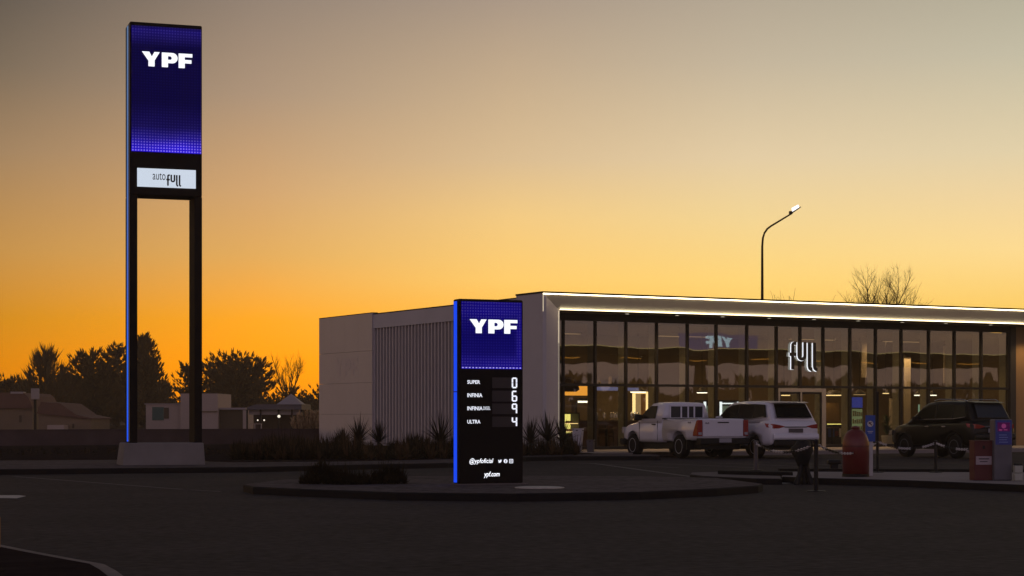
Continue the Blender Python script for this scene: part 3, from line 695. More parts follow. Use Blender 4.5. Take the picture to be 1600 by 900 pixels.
# ------------------------------------------------------------------ TALL PYLON SIGN
x0, Y0 = (203-800)/FPX*47.7, 47.7
A1 = R(18.7)
py_ = empty('pylon_sign', (x0, Y0, .13), A1, 'tall twin-legged black sign with blue lit panel on a concrete plinth', 'sign')
w_ = 1.795; zo = -.13
def ZP(py, Y=47.7): return EYE+(HZ-py)/FPX*Y - .13
top = ZP(33); zs = ZP(304)
DP = .84
plz = ZP(692)
m = MB(); bz = [(-.21,-.22),(w_+.05,-.22),(w_+.05,1.02),(-.21,1.02)]; tz = [(-.14,-.14),(w_+.02,-.14),(w_+.02,.95),(-.14,.95)]
m.add([(a,b,-.02) for a,b in bz]+[(a,b,plz) for a,b in tz], [(3,2,1,0),(4,5,6,7),(0,1,5,4),(1,2,6,5),(2,3,7,6),(3,0,4,7)])
bevel(m.build('plinth', principled('plinth_concrete', (.24,.215,.195), .9, spec=.15, var=.14, vscale=1.4, bump=.3)), .03) if False else None
o = m.build('plinth', principled('plinth_concrete', (.24,.215,.195), .9, spec=.15, var=.14, vscale=1.4, bump=.3), py_); bevel(o, .03)
for a_, b_ in ((0, .185), (w_-.19, w_)):
    m = MB(); m.box(a_, b_, 0, DP, plz, zs); o = m.build('post', M['pylon'], py_); bevel(o, .012)
m = MB(); m.box(0, w_, 0, DP, zs, top); o = m.build('cabinet', M['pylon'], py_); bevel(o, .03)
zt_, zb_ = ZP(39), ZP(236)
m = MB(); m.box(0, 1.735, 0, .018, 0, zt_-zb_)
m.build('led_screen', M['matrix_tall'], py_, loc=(.035, -.022, zb_))
m = MB(); lh = ZP(79.5)-ZP(102); ypf(m, 1.247, lh, .294, ZP(102), -.06, -.024); m.build('logo_lettering', M['led_white'], py_)
m = MB(); m.box(.178, 1.632, -.03, -.001, ZP(291), ZP(262)); o = m.build('light_box', emitter('lightbox_white', (.66,.74,.86), .93), py_)
m = MB(); text_mb('auto', .32, .175, .556, ZP(279.5), -.034, mb=m)
o2 = m.build('lettering', M['black'], o)
full_logo(.0089, .915, ZP(288), .040, -.036, -.031, 0, 0, sz=.0068).build('lettering', [M['black'], M['black']], o)
m = MB(); m.box(-.012, -.001, .30, .50, plz+.03, top-.05); m.build('side_light_strip', M['strip_tall'], py_)
m = MB(); m.box(-.006, -.0005, .07, .19, plz+.03, top-.05); m.build('side_trim', principled('pylon_trim', (.34,.30,.28), .6), py_)

# ------------------------------------------------------------------ PRICE SIGN
x0, Y0 = (717-800)/FPX*33.95, 33.95
pt = empty('price_sign', (x0, Y0, .13), R(22.8), 'waist-wide black price sign with blue lit top, four fuel rows and blue edge', 'sign')
pw = 1.238
def ZQ(py): return EYE+(HZ-py)/FPX*33.95 - .13
def XQ(px): 
    r = (px-800)/FPX; dx, dy = math.cos(R(22.8)), math.sin(R(22.8)); return (r*Y0-x0)/(dx-r*dy)
def ZX(px, py):                            # height of a photo row at that column of the face
    Y = Y0+XQ(px)*math.sin(R(22.8)); return EYE+(HZ-py)/FPX*Y-.13
ht = ZQ(466.5)
m = MB(); m.box(0, pw, 0, .29, .02, ht); o = m.build('cabinet', M['pylon'], pt); bevel(o, .025)
m = MB(); m.box(-.06, pw+.06, -.08, .37, -.01, .02); m.build('base_plate', M['concrete'], pt)
zb_, zt_ = ZQ(576), ZQ(470.5)
m = MB(); wS = XQ(815)-XQ(720.5); hS = zt_-zb_
m.add([(0,0,0),(wS,0,0),(wS,0,hS),(0,0,hS)], [(0,1,2,3)]); m.build('led_screen', M['matrix_low'], pt, loc=(XQ(720.5), -.006, zb_))
m = MB(); n = 18
for k in range(n): xx = .03+k*(wS-.06)/(n-1); m.box(xx-.012, xx+.012, -.008, -.0065, .012, .030)
m.build('led_row', emitter('led_violet', (.5,.45,1.0), 1.0), pt, loc=(XQ(720.5), -.003, zb_))
m = MB(); ypf(m, XQ(807.5)-XQ(733.5), ZX(770,499.5)-ZX(770,521), XQ(733.5), ZX(770,521), -.03, -.008); m.build('logo_lettering', M['led_white'], pt)
def ptext(txt, pxa, pxb, pya, pyb, bold=.02, shear=0., mat='led_digit', name='lettering'):
    zc = (pxa+pxb)/2; m = text_mb(txt, XQ(pxb)-XQ(pxa), ZX(zc,pya)-ZX(zc,pyb), XQ(pxa), ZX(zc,pyb), -.006, bold=bold, shear=shear); return m.build(name, M[mat], pt)
ptext('SUPER', 730, 750, 594, 599.8, .022); ptext('INFINIA', 730, 753.5, 614.5, 620.5, .022); ptext('INFINIA', 730, 754, 635, 641, .022)
ptext('DIESEL', 755, 766, 635.2, 640.5, .0); ptext('ULTRA', 730, 750.5, 656, 661.8, .022)
ptext('@ypfoficial', 733.5, 770.5, 716, 725.8, .0, .2, mat='led_text'); ptext('ypf.com', 756, 780.5, 736.8, 746.8, .006, .2, mat='led_text')
# seven segment digits
SEG = {'a':((0,2),(1,2)),'b':((1,1),(1,2)),'c':((1,0),(1,1)),'d':((0,0),(1,0)),'e':((0,0),(0,1)),'f':((0,1),(0,2)),'g':((0,1),(1,1))}
for dg_, py0, py1 in (('abcdef',591,605.5),('acdefg',611.5,626.5),('abcfg',631.5,646),('bcfg',652,666)):
    xa, xb = XQ(800.5), XQ(806.8); za, zb2 = ZX(804,py1), ZX(804,py0); m = MB()
    for s_ in dg_:
        (a0,b0),(a1,b1) = SEG[s_]; e_ = .012
        P0 = Vector((xa+(xb-xa)*a0, za+(zb2-za)*b0/2)); P1 = Vector((xa+(xb-xa)*a1, za+(zb2-za)*b1/2)); d = (P1-P0).normalized()*e_*.5
        m.ribbon([P0+d*.6, P1-d*.6], .026, -.010, -.004)
    m.build('digit', M['led_digit'], pt)
    m = MB(); m.box(XQ(769), XQ(808.5), -.003, -.0005, za-.012, zb2+.012); m.build('digit_panel', principled('digit_panel', (.030,.021,.020), .5), pt)
# social icons: bird, round f badge, camera badge
m = MB(); cx, cz = XQ(781), ZX(781,720.5); s_ = .036
bird = [(-1,-.6),(-.45,-.5),(-.85,-.15),(-.7,-.1),(-1,.3),(-.75,.28),(-.95,.75),(-.3,.3),(0,.2),(.1,.65),(.5,.75),(.7,.6),(1,.7),(.8,.4),(.85,.35),(.75,-.2),(.3,-.75),(-.4,-.85)]
m.prism([(cx+a*s_, cz+b*s_) for a,b in bird], -.008, -.004, axis='y'); m.build('icon', M['led_digit'], pt)
def disc(cx, cz, r_, y0, y1, n=20): return [(cx+r_*math.cos(2*PI*k/n), cz+r_*math.sin(2*PI*k/n)) for k in range(n)]
cx = XQ(789.8); cz = ZX(789.8,720.5); m = MB(); m.prism(disc(cx,cz,.036,0,0), -.008, -.004, axis='y'); o = m.build('icon', M['led_digit'], pt)
m = MB(); m.ribbon([(cx+.014,cz+.022),(cx+.004,cz+.02),(cx,cz+.01),(cx,cz-.03)], .010, -.011, -.009); m.ribbon([(cx-.012,cz),(cx+.014,cz)], .009, -.0115, -.0095); m.build('letter', M['black'], o)
cx = XQ(798.5); cz = ZX(798.5,720.5); m = MB(); r_ = .032
m.ribbon([(cx-r_,cz+r_),(cx+r_,cz+r_)], .010, -.008,-.004); m.ribbon([(cx-r_,cz-r_),(cx+r_,cz-r_)], .010, -.008,-.004)
m.ribbon([(cx-r_,cz-r_),(cx-r_,cz+r_)], .010, -.0085,-.0045); m.ribbon([(cx+r_,cz-r_),(cx+r_,cz+r_)], .010, -.0085,-.0045)
m.ribbon([(cx+.015*math.cos(a*PI/6), cz+.015*math.sin(a*PI/6)) for a in range(13)], .007, -.008, -.004); m.box(cx+.016,cx+.022,-.008,-.004,cz+.016,cz+.022); m.build('icon', M['led_digit'], pt)
m = MB(); zs1 = ZQ(612); m.box(-.012,-.001,.09,.225,.04,zs1-.008); m.box(-.012,-.001,.09,.225,zs1+.008,ht-.04); m.build('side_light_strip', M['led_blue'], pt)
# the strips throw blue light to their left
# ------------------------------------------------------------------ VEHICLES
def half(wd, zb, zt, crown=.015):
    H = zt-zb
    return [(0,zb),(.80*wd,zb),(.955*wd,zb+.05*H),(.99*wd,zb+.2*H),(wd,zb+.45*H),(.995*wd,zb+.62*H),(.975*wd,zb+.80*H),(.94*wd,zb+.93*H),(.86*wd,zt),(0,zt+crown)]
def loft(secs, name, mat, parent, subdiv=1, smooth=True):
    m = MB(); n = None
    for y, pts in secs:
        ring = [(x,y,z) for x,z in pts] + [(-x,y,z) for x,z in pts[-2:0:-1]]
        n = len(ring); m.v += ring
    for i in range(len(secs)-1):
        for k in range(n):
            k2 = (k+1)%n; m.f.append((i*n+k, i*n+k2, (i+1)*n+k2, (i+1)*n+k)); m.mi.append(0)
    m.f.append(tuple(range(n))); m.mi.append(0); b = (len(secs)-1)*n; m.f.append(tuple(b+k for k in range(n))[::-1]); m.mi.append(0)
    o = m.build(name, mat, parent, smooth); fix_normals(o); return o
def apply_mods(o):
    dg = bpy.context.evaluated_depsgraph_get(); dg.update()
    me = bpy.data.meshes.new_from_object(o.evaluated_get(dg)); old = o.data; o.modifiers.clear(); o.data = me; bpy.data.meshes.remove(old)
def cut(o, cutters):
    cs = []
    for cmb in cutters:
        c = cmb.build('cutter', M['plastic']); fix_normals(c); c.matrix_world = o.matrix_world.copy(); c.parent = o.parent; cs.append(c)
        md = o.modifiers.new('b', 'BOOLEAN'); md.object = c; md.operation = 'DIFFERENCE'; md.solver = 'EXACT'
    bpy.context.view_layer.update(); apply_mods(o)
    for c in cs: me = c.data; bpy.data.objects.remove(c); bpy.data.meshes.remove(me)
def wheel(parent, x, y, r, wd, style, rim_mat=None):
    t = MB(); s_ = 1 if x > 0 else -1
    h = wd/2
    t.lathe([(r*.60,-h*.9),(r*.90,-h),(r*.98,-h*.7),(r,-h*.3),(r,h*.3),(r*.98,h*.7),(r*.90,h),(r*.60,h*.9)], 32, axis='x')
    o = t.build('wheel', M['rubber'], parent, True, loc=(x, y, r))
    m = MB(); 
    m.lathe([(r*.62,h*.80),(r*.60,h*.93),(r*.56,h*.93),(r*.50,h*.55),(r*.30,h*.50),(r*.24,h*.72),(r*.10,h*.75)], 32, axis='x')
    rim = m.build('rim', rim_mat or M['rim'], o, True)
    m = MB(); nn = 8 if style == 'steel' else 5
    for k in range(nn):
        a = 2*PI*k/nn
        if style == 'steel': c = (h*.56, r*.40*math.cos(a), r*.40*math.sin(a)); m.lathe([(r*.065,-.004),(r*.06,.006)], 10, c, 'x')
        else:
            for q in (-.25,.25): 
                p0 = Vector((h*.60, r*.34*math.cos(a+2*PI/nn/2+q*.6), r*.34*math.sin(a+2*PI/nn/2+q*.6))); m.lathe([(r*.10,-.004),(r*.09,.006)], 10, p0, 'x')
    m.build('rim_hole', M['plastic'], o)
    if s_ < 0: o.scale = (-1, 1, 1)
    return o
def plate_quad(pts, th, nrm):
    m = MB(); n = len(pts); v2 = [Vector(p)+Vector(nrm)*th for p in pts]
    m.add([tuple(p) for p in pts]+[tuple(p) for p in v2], [tuple(range(n))[::-1], tuple(range(n,2*n))]+[(i,(i+1)%n,n+(i+1)%n,n+i) for i in range(n)]); return m
def mirrorx(pts): return [(-x,y,z) for x,y,z in pts][::-1]
def arch_cutters(ys, r, zc, x_in=.52):
    out = []
    for y in ys:
        for s_ in (1,-1):
            m = MB(); a, b = (x_in, 1.25) if s_ > 0 else (-1.25, -x_in)
            m.lathe([(r,a),(r,b)], 36, (0,y,zc), 'x'); out.append(m)
    return out
def arch_trim(parent, ys, r, zc, xo, mat):
    for y in ys:
        for s_ in (1,-1):
            m = MB(); pts = [(s_*xo, y+(r+.0)*math.cos(a), zc+(r+.0)*math.sin(a)) for a in [R(-18+ k*(216)/18) for k in range(19)]]
            m.tube(pts, .028, 6); m.build('arch_trim', mat, parent, True)
def inner_dark(parent, L_, zb, zt, wd, ylist=None):
    m = MB(); m.box(-wd, wd, .15, L_-.25, zb, zt); m.build('underbody', M['plastic'], parent)

def suv(name, label, loc, rz, paint, rearglass, dark=False, lenk=1.0, wk=1.0):
    t = empty(name, loc, rz, label, 'car')
    L_ = 4.78*lenk; wd = .93*wk
    ya, yb = 1.02*lenk, 3.77*lenk
    S = [(0.00,half(wd*.86,.56,1.02)),(.05,half(wd*.93,.46,1.16)),(.16,half(wd*.98,.42,1.225)),(.45,half(wd,.40,1.235)),(1.1,half(wd,.40,1.225)),(1.8,half(wd*.99,.38,1.19)),(2.6,half(wd*.985,.38,1.16)),
         (3.3,half(wd*.99,.38,1.13)),(3.8,half(wd,.40,1.10)),(4.3,half(wd*.96,.42,1.02)),(4.62,half(wd*.86,.46,.90)),(4.76,half(wd*.70,.52,.78))]
    S = [(y*lenk, p) for y, p in S]
    body = loft(S, 'body', paint, t)
    cut(body, arch_cutters((ya,yb), .42, .38))
    def gh(y, wb, zb, wt, zt): return (y*lenk, [(0,zb),(wb*wk,zb),(wb*wk-(wb-wt)*wk*.5,zb+(zt-zb)*.52),(wt*wk,zb+(zt-zb)*.86),((wt-.055)*wk,zb+(zt-zb)*.965),((wt-.2)*wk,zt),(0,zt+.015)])
    Gs = [gh(.13,.80,1.12,.79,1.24), gh(.30,.84,1.12,.74,1.55), gh(.46,.87,1.12,.73,1.76), gh(.72,.89,1.12,.735,1.80), gh(1.3,.90,1.12,.745,1.825), gh(2.1,.90,1.12,.75,1.83), gh(2.65,.90,1.12,.73,1.79), gh(2.95,.90,1.12,.70,1.70), gh(3.35,.88,1.1,.74,1.42), gh(3.72,.86,1.05,.80,1.13)]
    loft(Gs, 'roof', paint, t)
    inner_dark(t, L_, .28, .62, .74)
    for x in (-(wd-.13), wd-.13):
        for y in (ya, yb): wheel(t, x, y, .375, .25, 'alloy', M['greyk'] if dark else M['rim'])
    if dark: arch_trim(t, (ya,yb), .415, .38, wd-.01, M['plastic'] if dark else paint)
    # side glass: three windows each side, following the lean of the cabin
    def sx_(z): return (.905 - (z-1.12)*.235)*wk + .006
    wins = [[(.42,1.33),(.60,1.68),(1.12,1.70),(1.12,1.27)], [(1.18,1.27),(1.18,1.705),(2.03,1.71),(2.03,1.24)], [(2.10,1.24),(2.10,1.71),(2.45,1.68),(2.80,1.58),(3.22,1.26)]]
    for sgn in (1,-1):
        pts = [(sx_(z)-.003, y*lenk, z) for y, z in ((.36,1.31),(.55,1.71),(1.2,1.735),(2.1,1.74),(2.5,1.71),(2.86,1.60),(3.30,1.235),(2.1,1.215),(1.1,1.245))]
        if sgn < 0: pts = mirrorx(pts)
        plate_quad(pts, .005, (sgn,0,0)).build('window_surround', M['plastic'], t)
    for wn in wins:
        pts = [(sx_(z), y*lenk, z) for y, z in wn]
        plate_quad(pts, .006, (1,0,0)).build('side_window', M['glassdark'], t); plate_quad(mirrorx(pts), .006, (-1,0,0)).build('side_window', M['glassdark'], t)
    for s_ in (1,-1):
        m = MB(); m.tube([(s_*(sx_(1.245)+.010), .45*lenk, 1.32),(s_*(sx_(1.24)+.006), 1.1*lenk, 1.262),(s_*(sx_(1.235)+.006), 3.2*lenk, 1.235)], .011, 5); m.build('window_trim', M['chrome'], t)
        if dark: m = MB(); m.tube([(s_*.66*wk,.6*lenk,1.80),(s_*.68*wk,.75*lenk,1.865),(s_*.69*wk,2.1*lenk,1.885),(s_*.68*wk,2.35*lenk,1.83)], .018, 6); m.build('roof_rail', M['chrome'] if dark else paint, t)
        m = MB(); m.box(s_*.90*wk, s_*1.12*wk, 2.92*lenk, 3.06*lenk, 1.18, 1.34); o = m.build('door_mirror', paint if not dark else M['plastic'], t); bevel(o, .04, 3)
        for y in (1.42, 2.35): m = MB(); m.box(s_*(wd-.01), s_*(wd+.028), y*lenk, (y+.2)*lenk, 1.00, 1.035); m.build('door_handle', M['chrome'], t)
        # slim tail lamps wrapping the corner
        pts = [(s_*.40*wk,-.012,.985),(s_*.70*wk,-.012,.955),(s_*.84*wk,.02,.97),(s_*.935*wk,.28,1.10),(s_*.90*wk,.16,1.125),(s_*.80*wk,.045,1.10),(s_*.62*wk,.0,1.04)]
        pr = [(x*s_, y, z) for x,y,z in pts]
        m = MB(); q = [(abs(x), y, z) for x,y,z in pts]
        prof = [(s_*a, b, c) for a,b,c in ((.36*wk,.045,1.02),(.62*wk,.045,.955),(.82*wk,.045,.955),(.82*wk,.045,1.10),(.60*wk,.045,1.07))]
        m.add([(x,-.006,z) for x,y,z in prof]+[(x,.12,z) for x,y,z in prof], [(0,1,2,3,4),(9,8,7,6,5)]+[(i,(i+1)%5,5+(i+1)%5,5+i) for i in range(5)])
        c1 = [(s_*.82*wk,.0,.955),(s_*.945*wk,.24,1.0),(s_*.945*wk,.34,1.12),(s_*.82*wk,.03,1.10)]
        m.add([tuple(p) for p in c1]+[(p[0]*.9,p[1]+.05,p[2]) for p in c1], [(0,1,2,3),(7,6,5,4)]+[(i,(i+1)%4,4+(i+1)%4,4+i) for i in range(4)])
        o = m.build('tail_light', M['tail'], t); fix_normals(o); bevel(o,.012,2)
        m = MB(); m.tube([(s_*.60*wk,-.0,.60),(s_*.80*wk,.035,.62)], .035, 8); m.build('reflector', M['tail'] if dark else M['plastic'], t)
    # rear glass on the sloping tailgate
    pts = [(-.66*wk,.105,1.27),(.66*wk,.105,1.27),(.585*wk,.40*lenk,1.71),(-.585*wk,.40*lenk,1.71)]
    pts = [(x, y-.035, z+.02) for x,y,z in pts]
    o = plate_quad(pts, .02, (0,-.8,.55)).build('rear_window', rearglass, t); fix_normals(o); bevel(o, .01, 2)
    m = MB(); m.prism([(.20,1.775),(.40,1.80),(.75,1.815),(.75,1.79),(.42,1.755)], -.64*wk, .64*wk, axis='x'); o = m.build('spoiler', paint, t); fix_normals(o); bevel(o, .012)
    m = MB(); m.tube([(-.42*wk,-.022,1.005),(.42*wk,-.022,1.005)], .018, 6); m.build('tailgate_trim', M['chrome'], t)
    m = MB(); m.box(-.26,.26,-.03,-.005,.83,.955); m.build('number_plate', M['grey'] if not dark else M['plate'], t)
    m = MB(); m.box(-.80*wk,.80*wk,-.055,.35,.40,.60); o = m.build('rear_bumper', M['plastic'], t); bevel(o, .05, 3)
    m = MB(); m.prism([(-.055,.60),(-.085,.66),(-.06,.78),(.0,.80),(.1,.60)], -.84*wk, .84*wk, axis='x'); o = m.build('bumper_skin', paint, t); fix_normals(o); bevel(o, .02, 2)
    for s_ in (1,-1): m = MB(); m.box(s_*.55, s_*.82, 4.52*lenk, 4.70*lenk, .72, .88); m.build('headlight', M['chrome'], t)
    return t

HC = R(24.8)
# white single-cab pickup
rl = Vector(((1090-800)/FPX*60.0, 60.0, 0)); fw = Vector((-math.sin(HC), math.cos(HC), 0)); rt = Vector((math.cos(HC), math.sin(HC), 0))
pk = empty('pickup_truck', rl + rt*.92, HC, 'white single-cab pickup with barred rear window parked nose-in at the shop', 'pickup')
wd = .92; ya, yb = 1.22, 4.31
S = [(0.02,half(wd*.965,.66,1.24,0)),(.10,half(wd*.99,.60,1.265,0)),(.7,half(wd,.56,1.27,0)),(2.27,half(wd,.52,1.27,0))]
bed = loft(S, 'load_bed', M['carwhite'], pk); mcut = MB(); mcut.box(-.76,.76,.14,2.2,.85,1.5); cut(bed, arch_cutters((ya,), .46, .42)+[mcut])
S = [(2.30,half(wd,.50,1.26)),(3.0,half(wd*.995,.48,1.23)),(3.8,half(wd*.995,.48,1.18)),(4.2,half(wd*.99,.50,1.14)),(4.7,half(wd*.96,.54,1.08)),(5.05,half(wd*.90,.56,.98)),(5.24,half(wd*.76,.60,.84))]
body = loft(S, 'body', M['carwhite'], pk); cut(body, arch_cutters((yb,), .45, .41))
def ghp(y, wb, zb, wt, zt): return (y, [(0,zb),(wb,zb),(wb-(wb-wt)*.5,zb+(zt-zb)*.52),(wt,zb+(zt-zb)*.88),(wt-.05,zb+(zt-zb)*.97),(wt-.18,zt),(0,zt+.015)])
loft([ghp(2.32,.89,1.12,.73,1.745),ghp(2.40,.90,1.12,.745,1.785),ghp(2.9,.90,1.12,.755,1.80),ghp(3.25,.90,1.12,.74,1.775),ghp(3.5,.89,1.12,.72,1.66),ghp(3.85,.88,1.1,.74,1.40),ghp(4.15,.86,1.05,.80,1.15)], 'roof', M['carwhite'], pk)
inner_dark(pk, 5.2, .30, .72, .72)
for x in (-.79,.79):
    for y in (ya, yb): wheel(pk, x, y, .385, .25, 'steel')
m = MB(); m.box(-.60,.60,2.285,2.30,1.30,1.66); m.build('rear_window', M['glassgrey'], pk)
m = MB()
for x in (-.62,-.21,.05,.28,.62): m.box(x-.022,x+.022,2.25,2.284,1.28,1.69)
m.box(-.64,.64,2.25,2.283,1.665,1.70); m.box(-.64,.64,2.25,2.283,1.27,1.30); m.build('window_guard', M['carwhite'], pk)
def sxp(z): return .905-(z-1.12)*.21+.006
for s_ in (1,-1):
    pts = [(sxp(z), y, z) for y, z in [(2.78,1.27),(2.78,1.68),(3.16,1.68),(3.42,1.58),(3.86,1.26)]]
    if s_ < 0: pts = mirrorx(pts)
    plate_quad(pts, .006, (s_,0,0)).build('side_window', M['glassdark'], pk)
    m = MB(); m.box(s_*.90, s_*1.14, 3.62, 3.76, 1.20, 1.40); o = m.build('door_mirror', M['plastic'], pk); bevel(o, .045, 3)
    m = MB(); m.box(s_*(wd-.012), s_*(wd+.025), 2.72, 2.92, 1.06, 1.10); m.build('door_handle', M['plastic'], pk)
    m = MB(); m.box(s_*(wd-.012), s_*(wd+.001), 2.575, 2.585, .56, 1.20); m.box(s_*(wd-.014), s_*(wd+.0005), 3.80,3.81,.56,1.16); m.build('door_seam', M['plastic'], pk)
    m = MB(); m.prism([(-.018,.72),(.30,.72),(.28,.84),(.08,1.20),(-.018,1.235)], min(s_*.75,s_*.932), max(s_*.75,s_*.932), axis='x'); o = m.build('tail_light', M['tail'], pk); fix_normals(o); bevel(o, .02, 2)
    m = MB(); m.box(s_*.78, s_*.90, -.024, -.0185, .76, .84); m.build('reversing_lamp', M['plate'], o)
    m = MB(); m.box(s_*.60, s_*.86, 5.0, 5.12, .78, .98); m.build('headlight', M['chrome'], pk)
m = MB(); m.box(-.735,.735,-.015,.05,.70,1.25); o = m.build('tailgate', M['carwhite'], pk); bevel(o, .02, 2)
m = MB(); m.box(-.20,.20,-.03,-.014,1.13,1.165); m.build('tailgate_handle', M['plastic'], pk)
m = MB(); text_mb('4x4', .15, .06, -.66, 1.10, -.018, mb=m, bold=.03); m.build('badge', M['grey'], pk)
m = MB(); mm = text_mb('4x4', .20, .06, 0, 0, 0, bold=.03); m.add([(-wd-.004, .62-x, 1.12+z) for x,y,z in mm.v], mm.f); m.build('badge', M['grey'], pk)
m = MB(); m.box(-.90,.90,2.24,2.30,1.255,1.285); m.box(-.91,-.86,.1,2.25,1.268,1.288); m.box(.86,.91,.1,2.25,1.268,1.288); m.build('bed_rail', M['plastic'], pk)
m = MB(); m.box(-.90,.90,-.14,.12,.46,.66); o = m.build('rear_bumper', M['plastic'], pk); bevel(o, .03, 2)
m = MB(); m.box(-.22,.22,-.158,-.142,.52,.65); m.build('number_plate', M['plate'], pk)
m = MB(); m.box(-.88,.88,4.95,5.30,.38,.62); o = m.build('front_bumper', M['plastic'], pk); bevel(o, .08, 3)
for s_ in (1,-1): m = MB(); m.box(s_*.45, s_*.95, ya-.62, ya-.55, .28, .60); m.build('mud_flap', M['plastic'], pk)
# white SUV
r0 = Vector(((1204-800)/FPX*60.2, 60.2, 0))
suv('suv_car', 'white SUV with dark rear glass parked between the pickup and the doors', r0+rt*.93, HC, M['carwhite'], M['glassdark'])
r0 = Vector(((1520-800)/FPX*60.0, 60.0, 0)); H2 = R(25.5); rt2 = Vector((math.cos(H2), math.sin(H2), 0))
suv('suv_car', 'dark SUV with grey rear glass parked behind the chain fence at right', r0+rt2*.86, H2, M['cardark'], M['glassgrey'], dark=True, lenk=.93, wk=.93)

# ------------------------------------------------------------------ FORECOURT OBJECTS
# black post on base plate
p = G(1275,768)
t = empty('barrier_post', p, 0, 'black barrier post on a round base plate standing on the road', 'post', 'chain barrier posts')
m = MB(); m.lathe([(.17,0),(.165,.015),(.05,.022)], 24); m.build('base_plate', M['black'], t)
m = MB(); m.lathe([(.040,.02),(.040,.86),(.052,.865),(.052,.91),(.02,.935)], 14); m.build('post', M['black'], t)
PTS = {'A': Vector((p.x,p.y,.86))}
def gpost(px, Y, z0, h, label, mat, r=.03):
    p = Vector(((px-800)/FPX*Y, Y, z0)); t = empty('barrier_post', p, 0, label, 'post', 'chain barrier posts')
    m = MB(); m.lathe([(.14,0),(.135,.015),(.03,.02)], 20); m.build('base_plate', M['black'], t)
    m = MB(); m.lathe([(r,.015),(r,h-.05),(r+.01,h-.045),(r+.01,h-.01),(.01,h)], 12); m.build('post', mat, t); return p+Vector((0,0,h-.06))
PTS['B'] = gpost(1181, 40.6, .20, .63, 'grey barrier post on the black kerb block left of the others', M['grey'], .045)
PTS['C'] = gpost(1462, 41.4, .13, .70, 'thin dark barrier post in front of the dark SUV', M['plastic'], .035)
PTS['D'] = gpost(1371, 41.5, .13, 1.75, 'tall thin dark pole just right of the blue sign', M['plastic'], .03); PTS['D'].z = .80
PTS['E'] = Vector(((1552-800)/FPX*39.5, 39.5, .78))
def chain(a, b, sag, label, i0=0):
    n = 44; m = MB(); pts = []
    for i in range(n+1):
        t = i/n; q = a.lerp(b, t); q.z -= sag*4*t*(1-t); pts.append(q)
    for i in range(n):
        d = pts[i+1]-pts[i]; c = (pts[i]+pts[i+1])/2; L_ = d.length; dn = d.normalized()
        up = Vector((0,0,1)) if i%2 else dn.cross(Vector((0,0,1))).normalized(); sd = dn.cross(up).normalized() if i%2 else up
        sd = (dn.cross(Vector((0,0,1)))).normalized() if i%2 else Vector((0,0,1))
        ring = [tuple(c + dn*L_*.62*math.cos(2*PI*k/8) + sd*.022*math.sin(2*PI*k/8)) for k in range(9)]
        m.tube(ring, .0085, 5, 0 if ((i+i0)//9)%2 else 1, caps=False)
    o = m.build('barrier_chain', [M['black'], M['white']], None, True)
    return tag(o, label, 'chain', 'black and white barrier chains')
chain(PTS['B'], PTS['A'], .17, 'sagging black and white chain between the grey post and the black post', 5)
chain(PTS['A'], PTS['D'], .22, 'sagging chain running from the black post behind the red bin', 3)
chain(PTS['D'], PTS['C'], .14, 'sagging chain in front of the dark SUV, ending at the thin post', 2)
chain(PTS['C'], PTS['E'], .13, 'sagging chain from the thin dark post to the kiosk', 2)
# dark bag holder on splayed feet
p = G(1256,757)
t = empty('rubbish_bag_stand', p, R(8), 'black sagging rubbish bag on a splay-footed stand beside the black post', 'bin')
m = MB(); rnd = random.Random(11)
prof = [(.10,.36),(.13,.45),(.17,.56),(.21,.66),(.20,.74),(.15,.80),(.12,.86)]
o0 = len(m.v); nn = 18
for r_, z in prof:
    for k in range(nn):
        a = 2*PI*k/nn; rr = r_*(1+.14*math.sin(3*a+z*9)+.08*rnd.uniform(-1,1)); m.v.append((rr*math.cos(a)-.02, rr*.75*math.sin(a), z))
for i in range(len(prof)-1):
    for k in range(nn): k2=(k+1)%nn; m.f.append((i*nn+k,i*nn+k2,(i+1)*nn+k2,(i+1)*nn+k)); m.mi.append(0)
m.f.append(tuple(range(nn))[::-1]); m.mi.append(0); b=(len(prof)-1)*nn; m.f.append(tuple(b+k for k in range(nn))); m.mi.append(0)
m.build('bag', M['plastic'], t, True)
for (xx, yy, tw) in ((-.17,-.05,.05),(.02,.06,.045),(.15,-.03,.05)):
    m = MB(); m.tube([(xx*.25-.01,yy*.3,.44),(xx*.55,yy*.6,.2),(xx,yy,.0)], [.055,.05,.065], 8); m.build('leg', M['plastic'], t)
# red dome-topped bin
p = Vector(((1337-800)/FPX*38.6, 38.6, .13))
t = empty('red_bin', p, 0, 'red dome-topped bin at the kerb edge', 'bin')
m = MB(); r_ = .262; m.lathe([(r_,.06),(r_,.62),(r_*.985,.70),(r_*.92,.78),(r_*.78,.86),(r_*.55,.925),(r_*.28,.955),(.06,.965)], 32); m.build('body', M['red'], t, True)
m = MB(); m.lathe([(r_*1.03,0),(r_*1.03,.06)], 32); m.build('base', M['black'], t)
m = MB(); m.lathe([(.07,.955),(.09,.97),(.085,1.0),(.03,1.02)], 16); m.build('knob', M['red'], t, True)
m = MB(); m.lathe([(r_*1.012,.60),(r_*1.012,.625)], 32); m.build('band', M['redbox'], t)
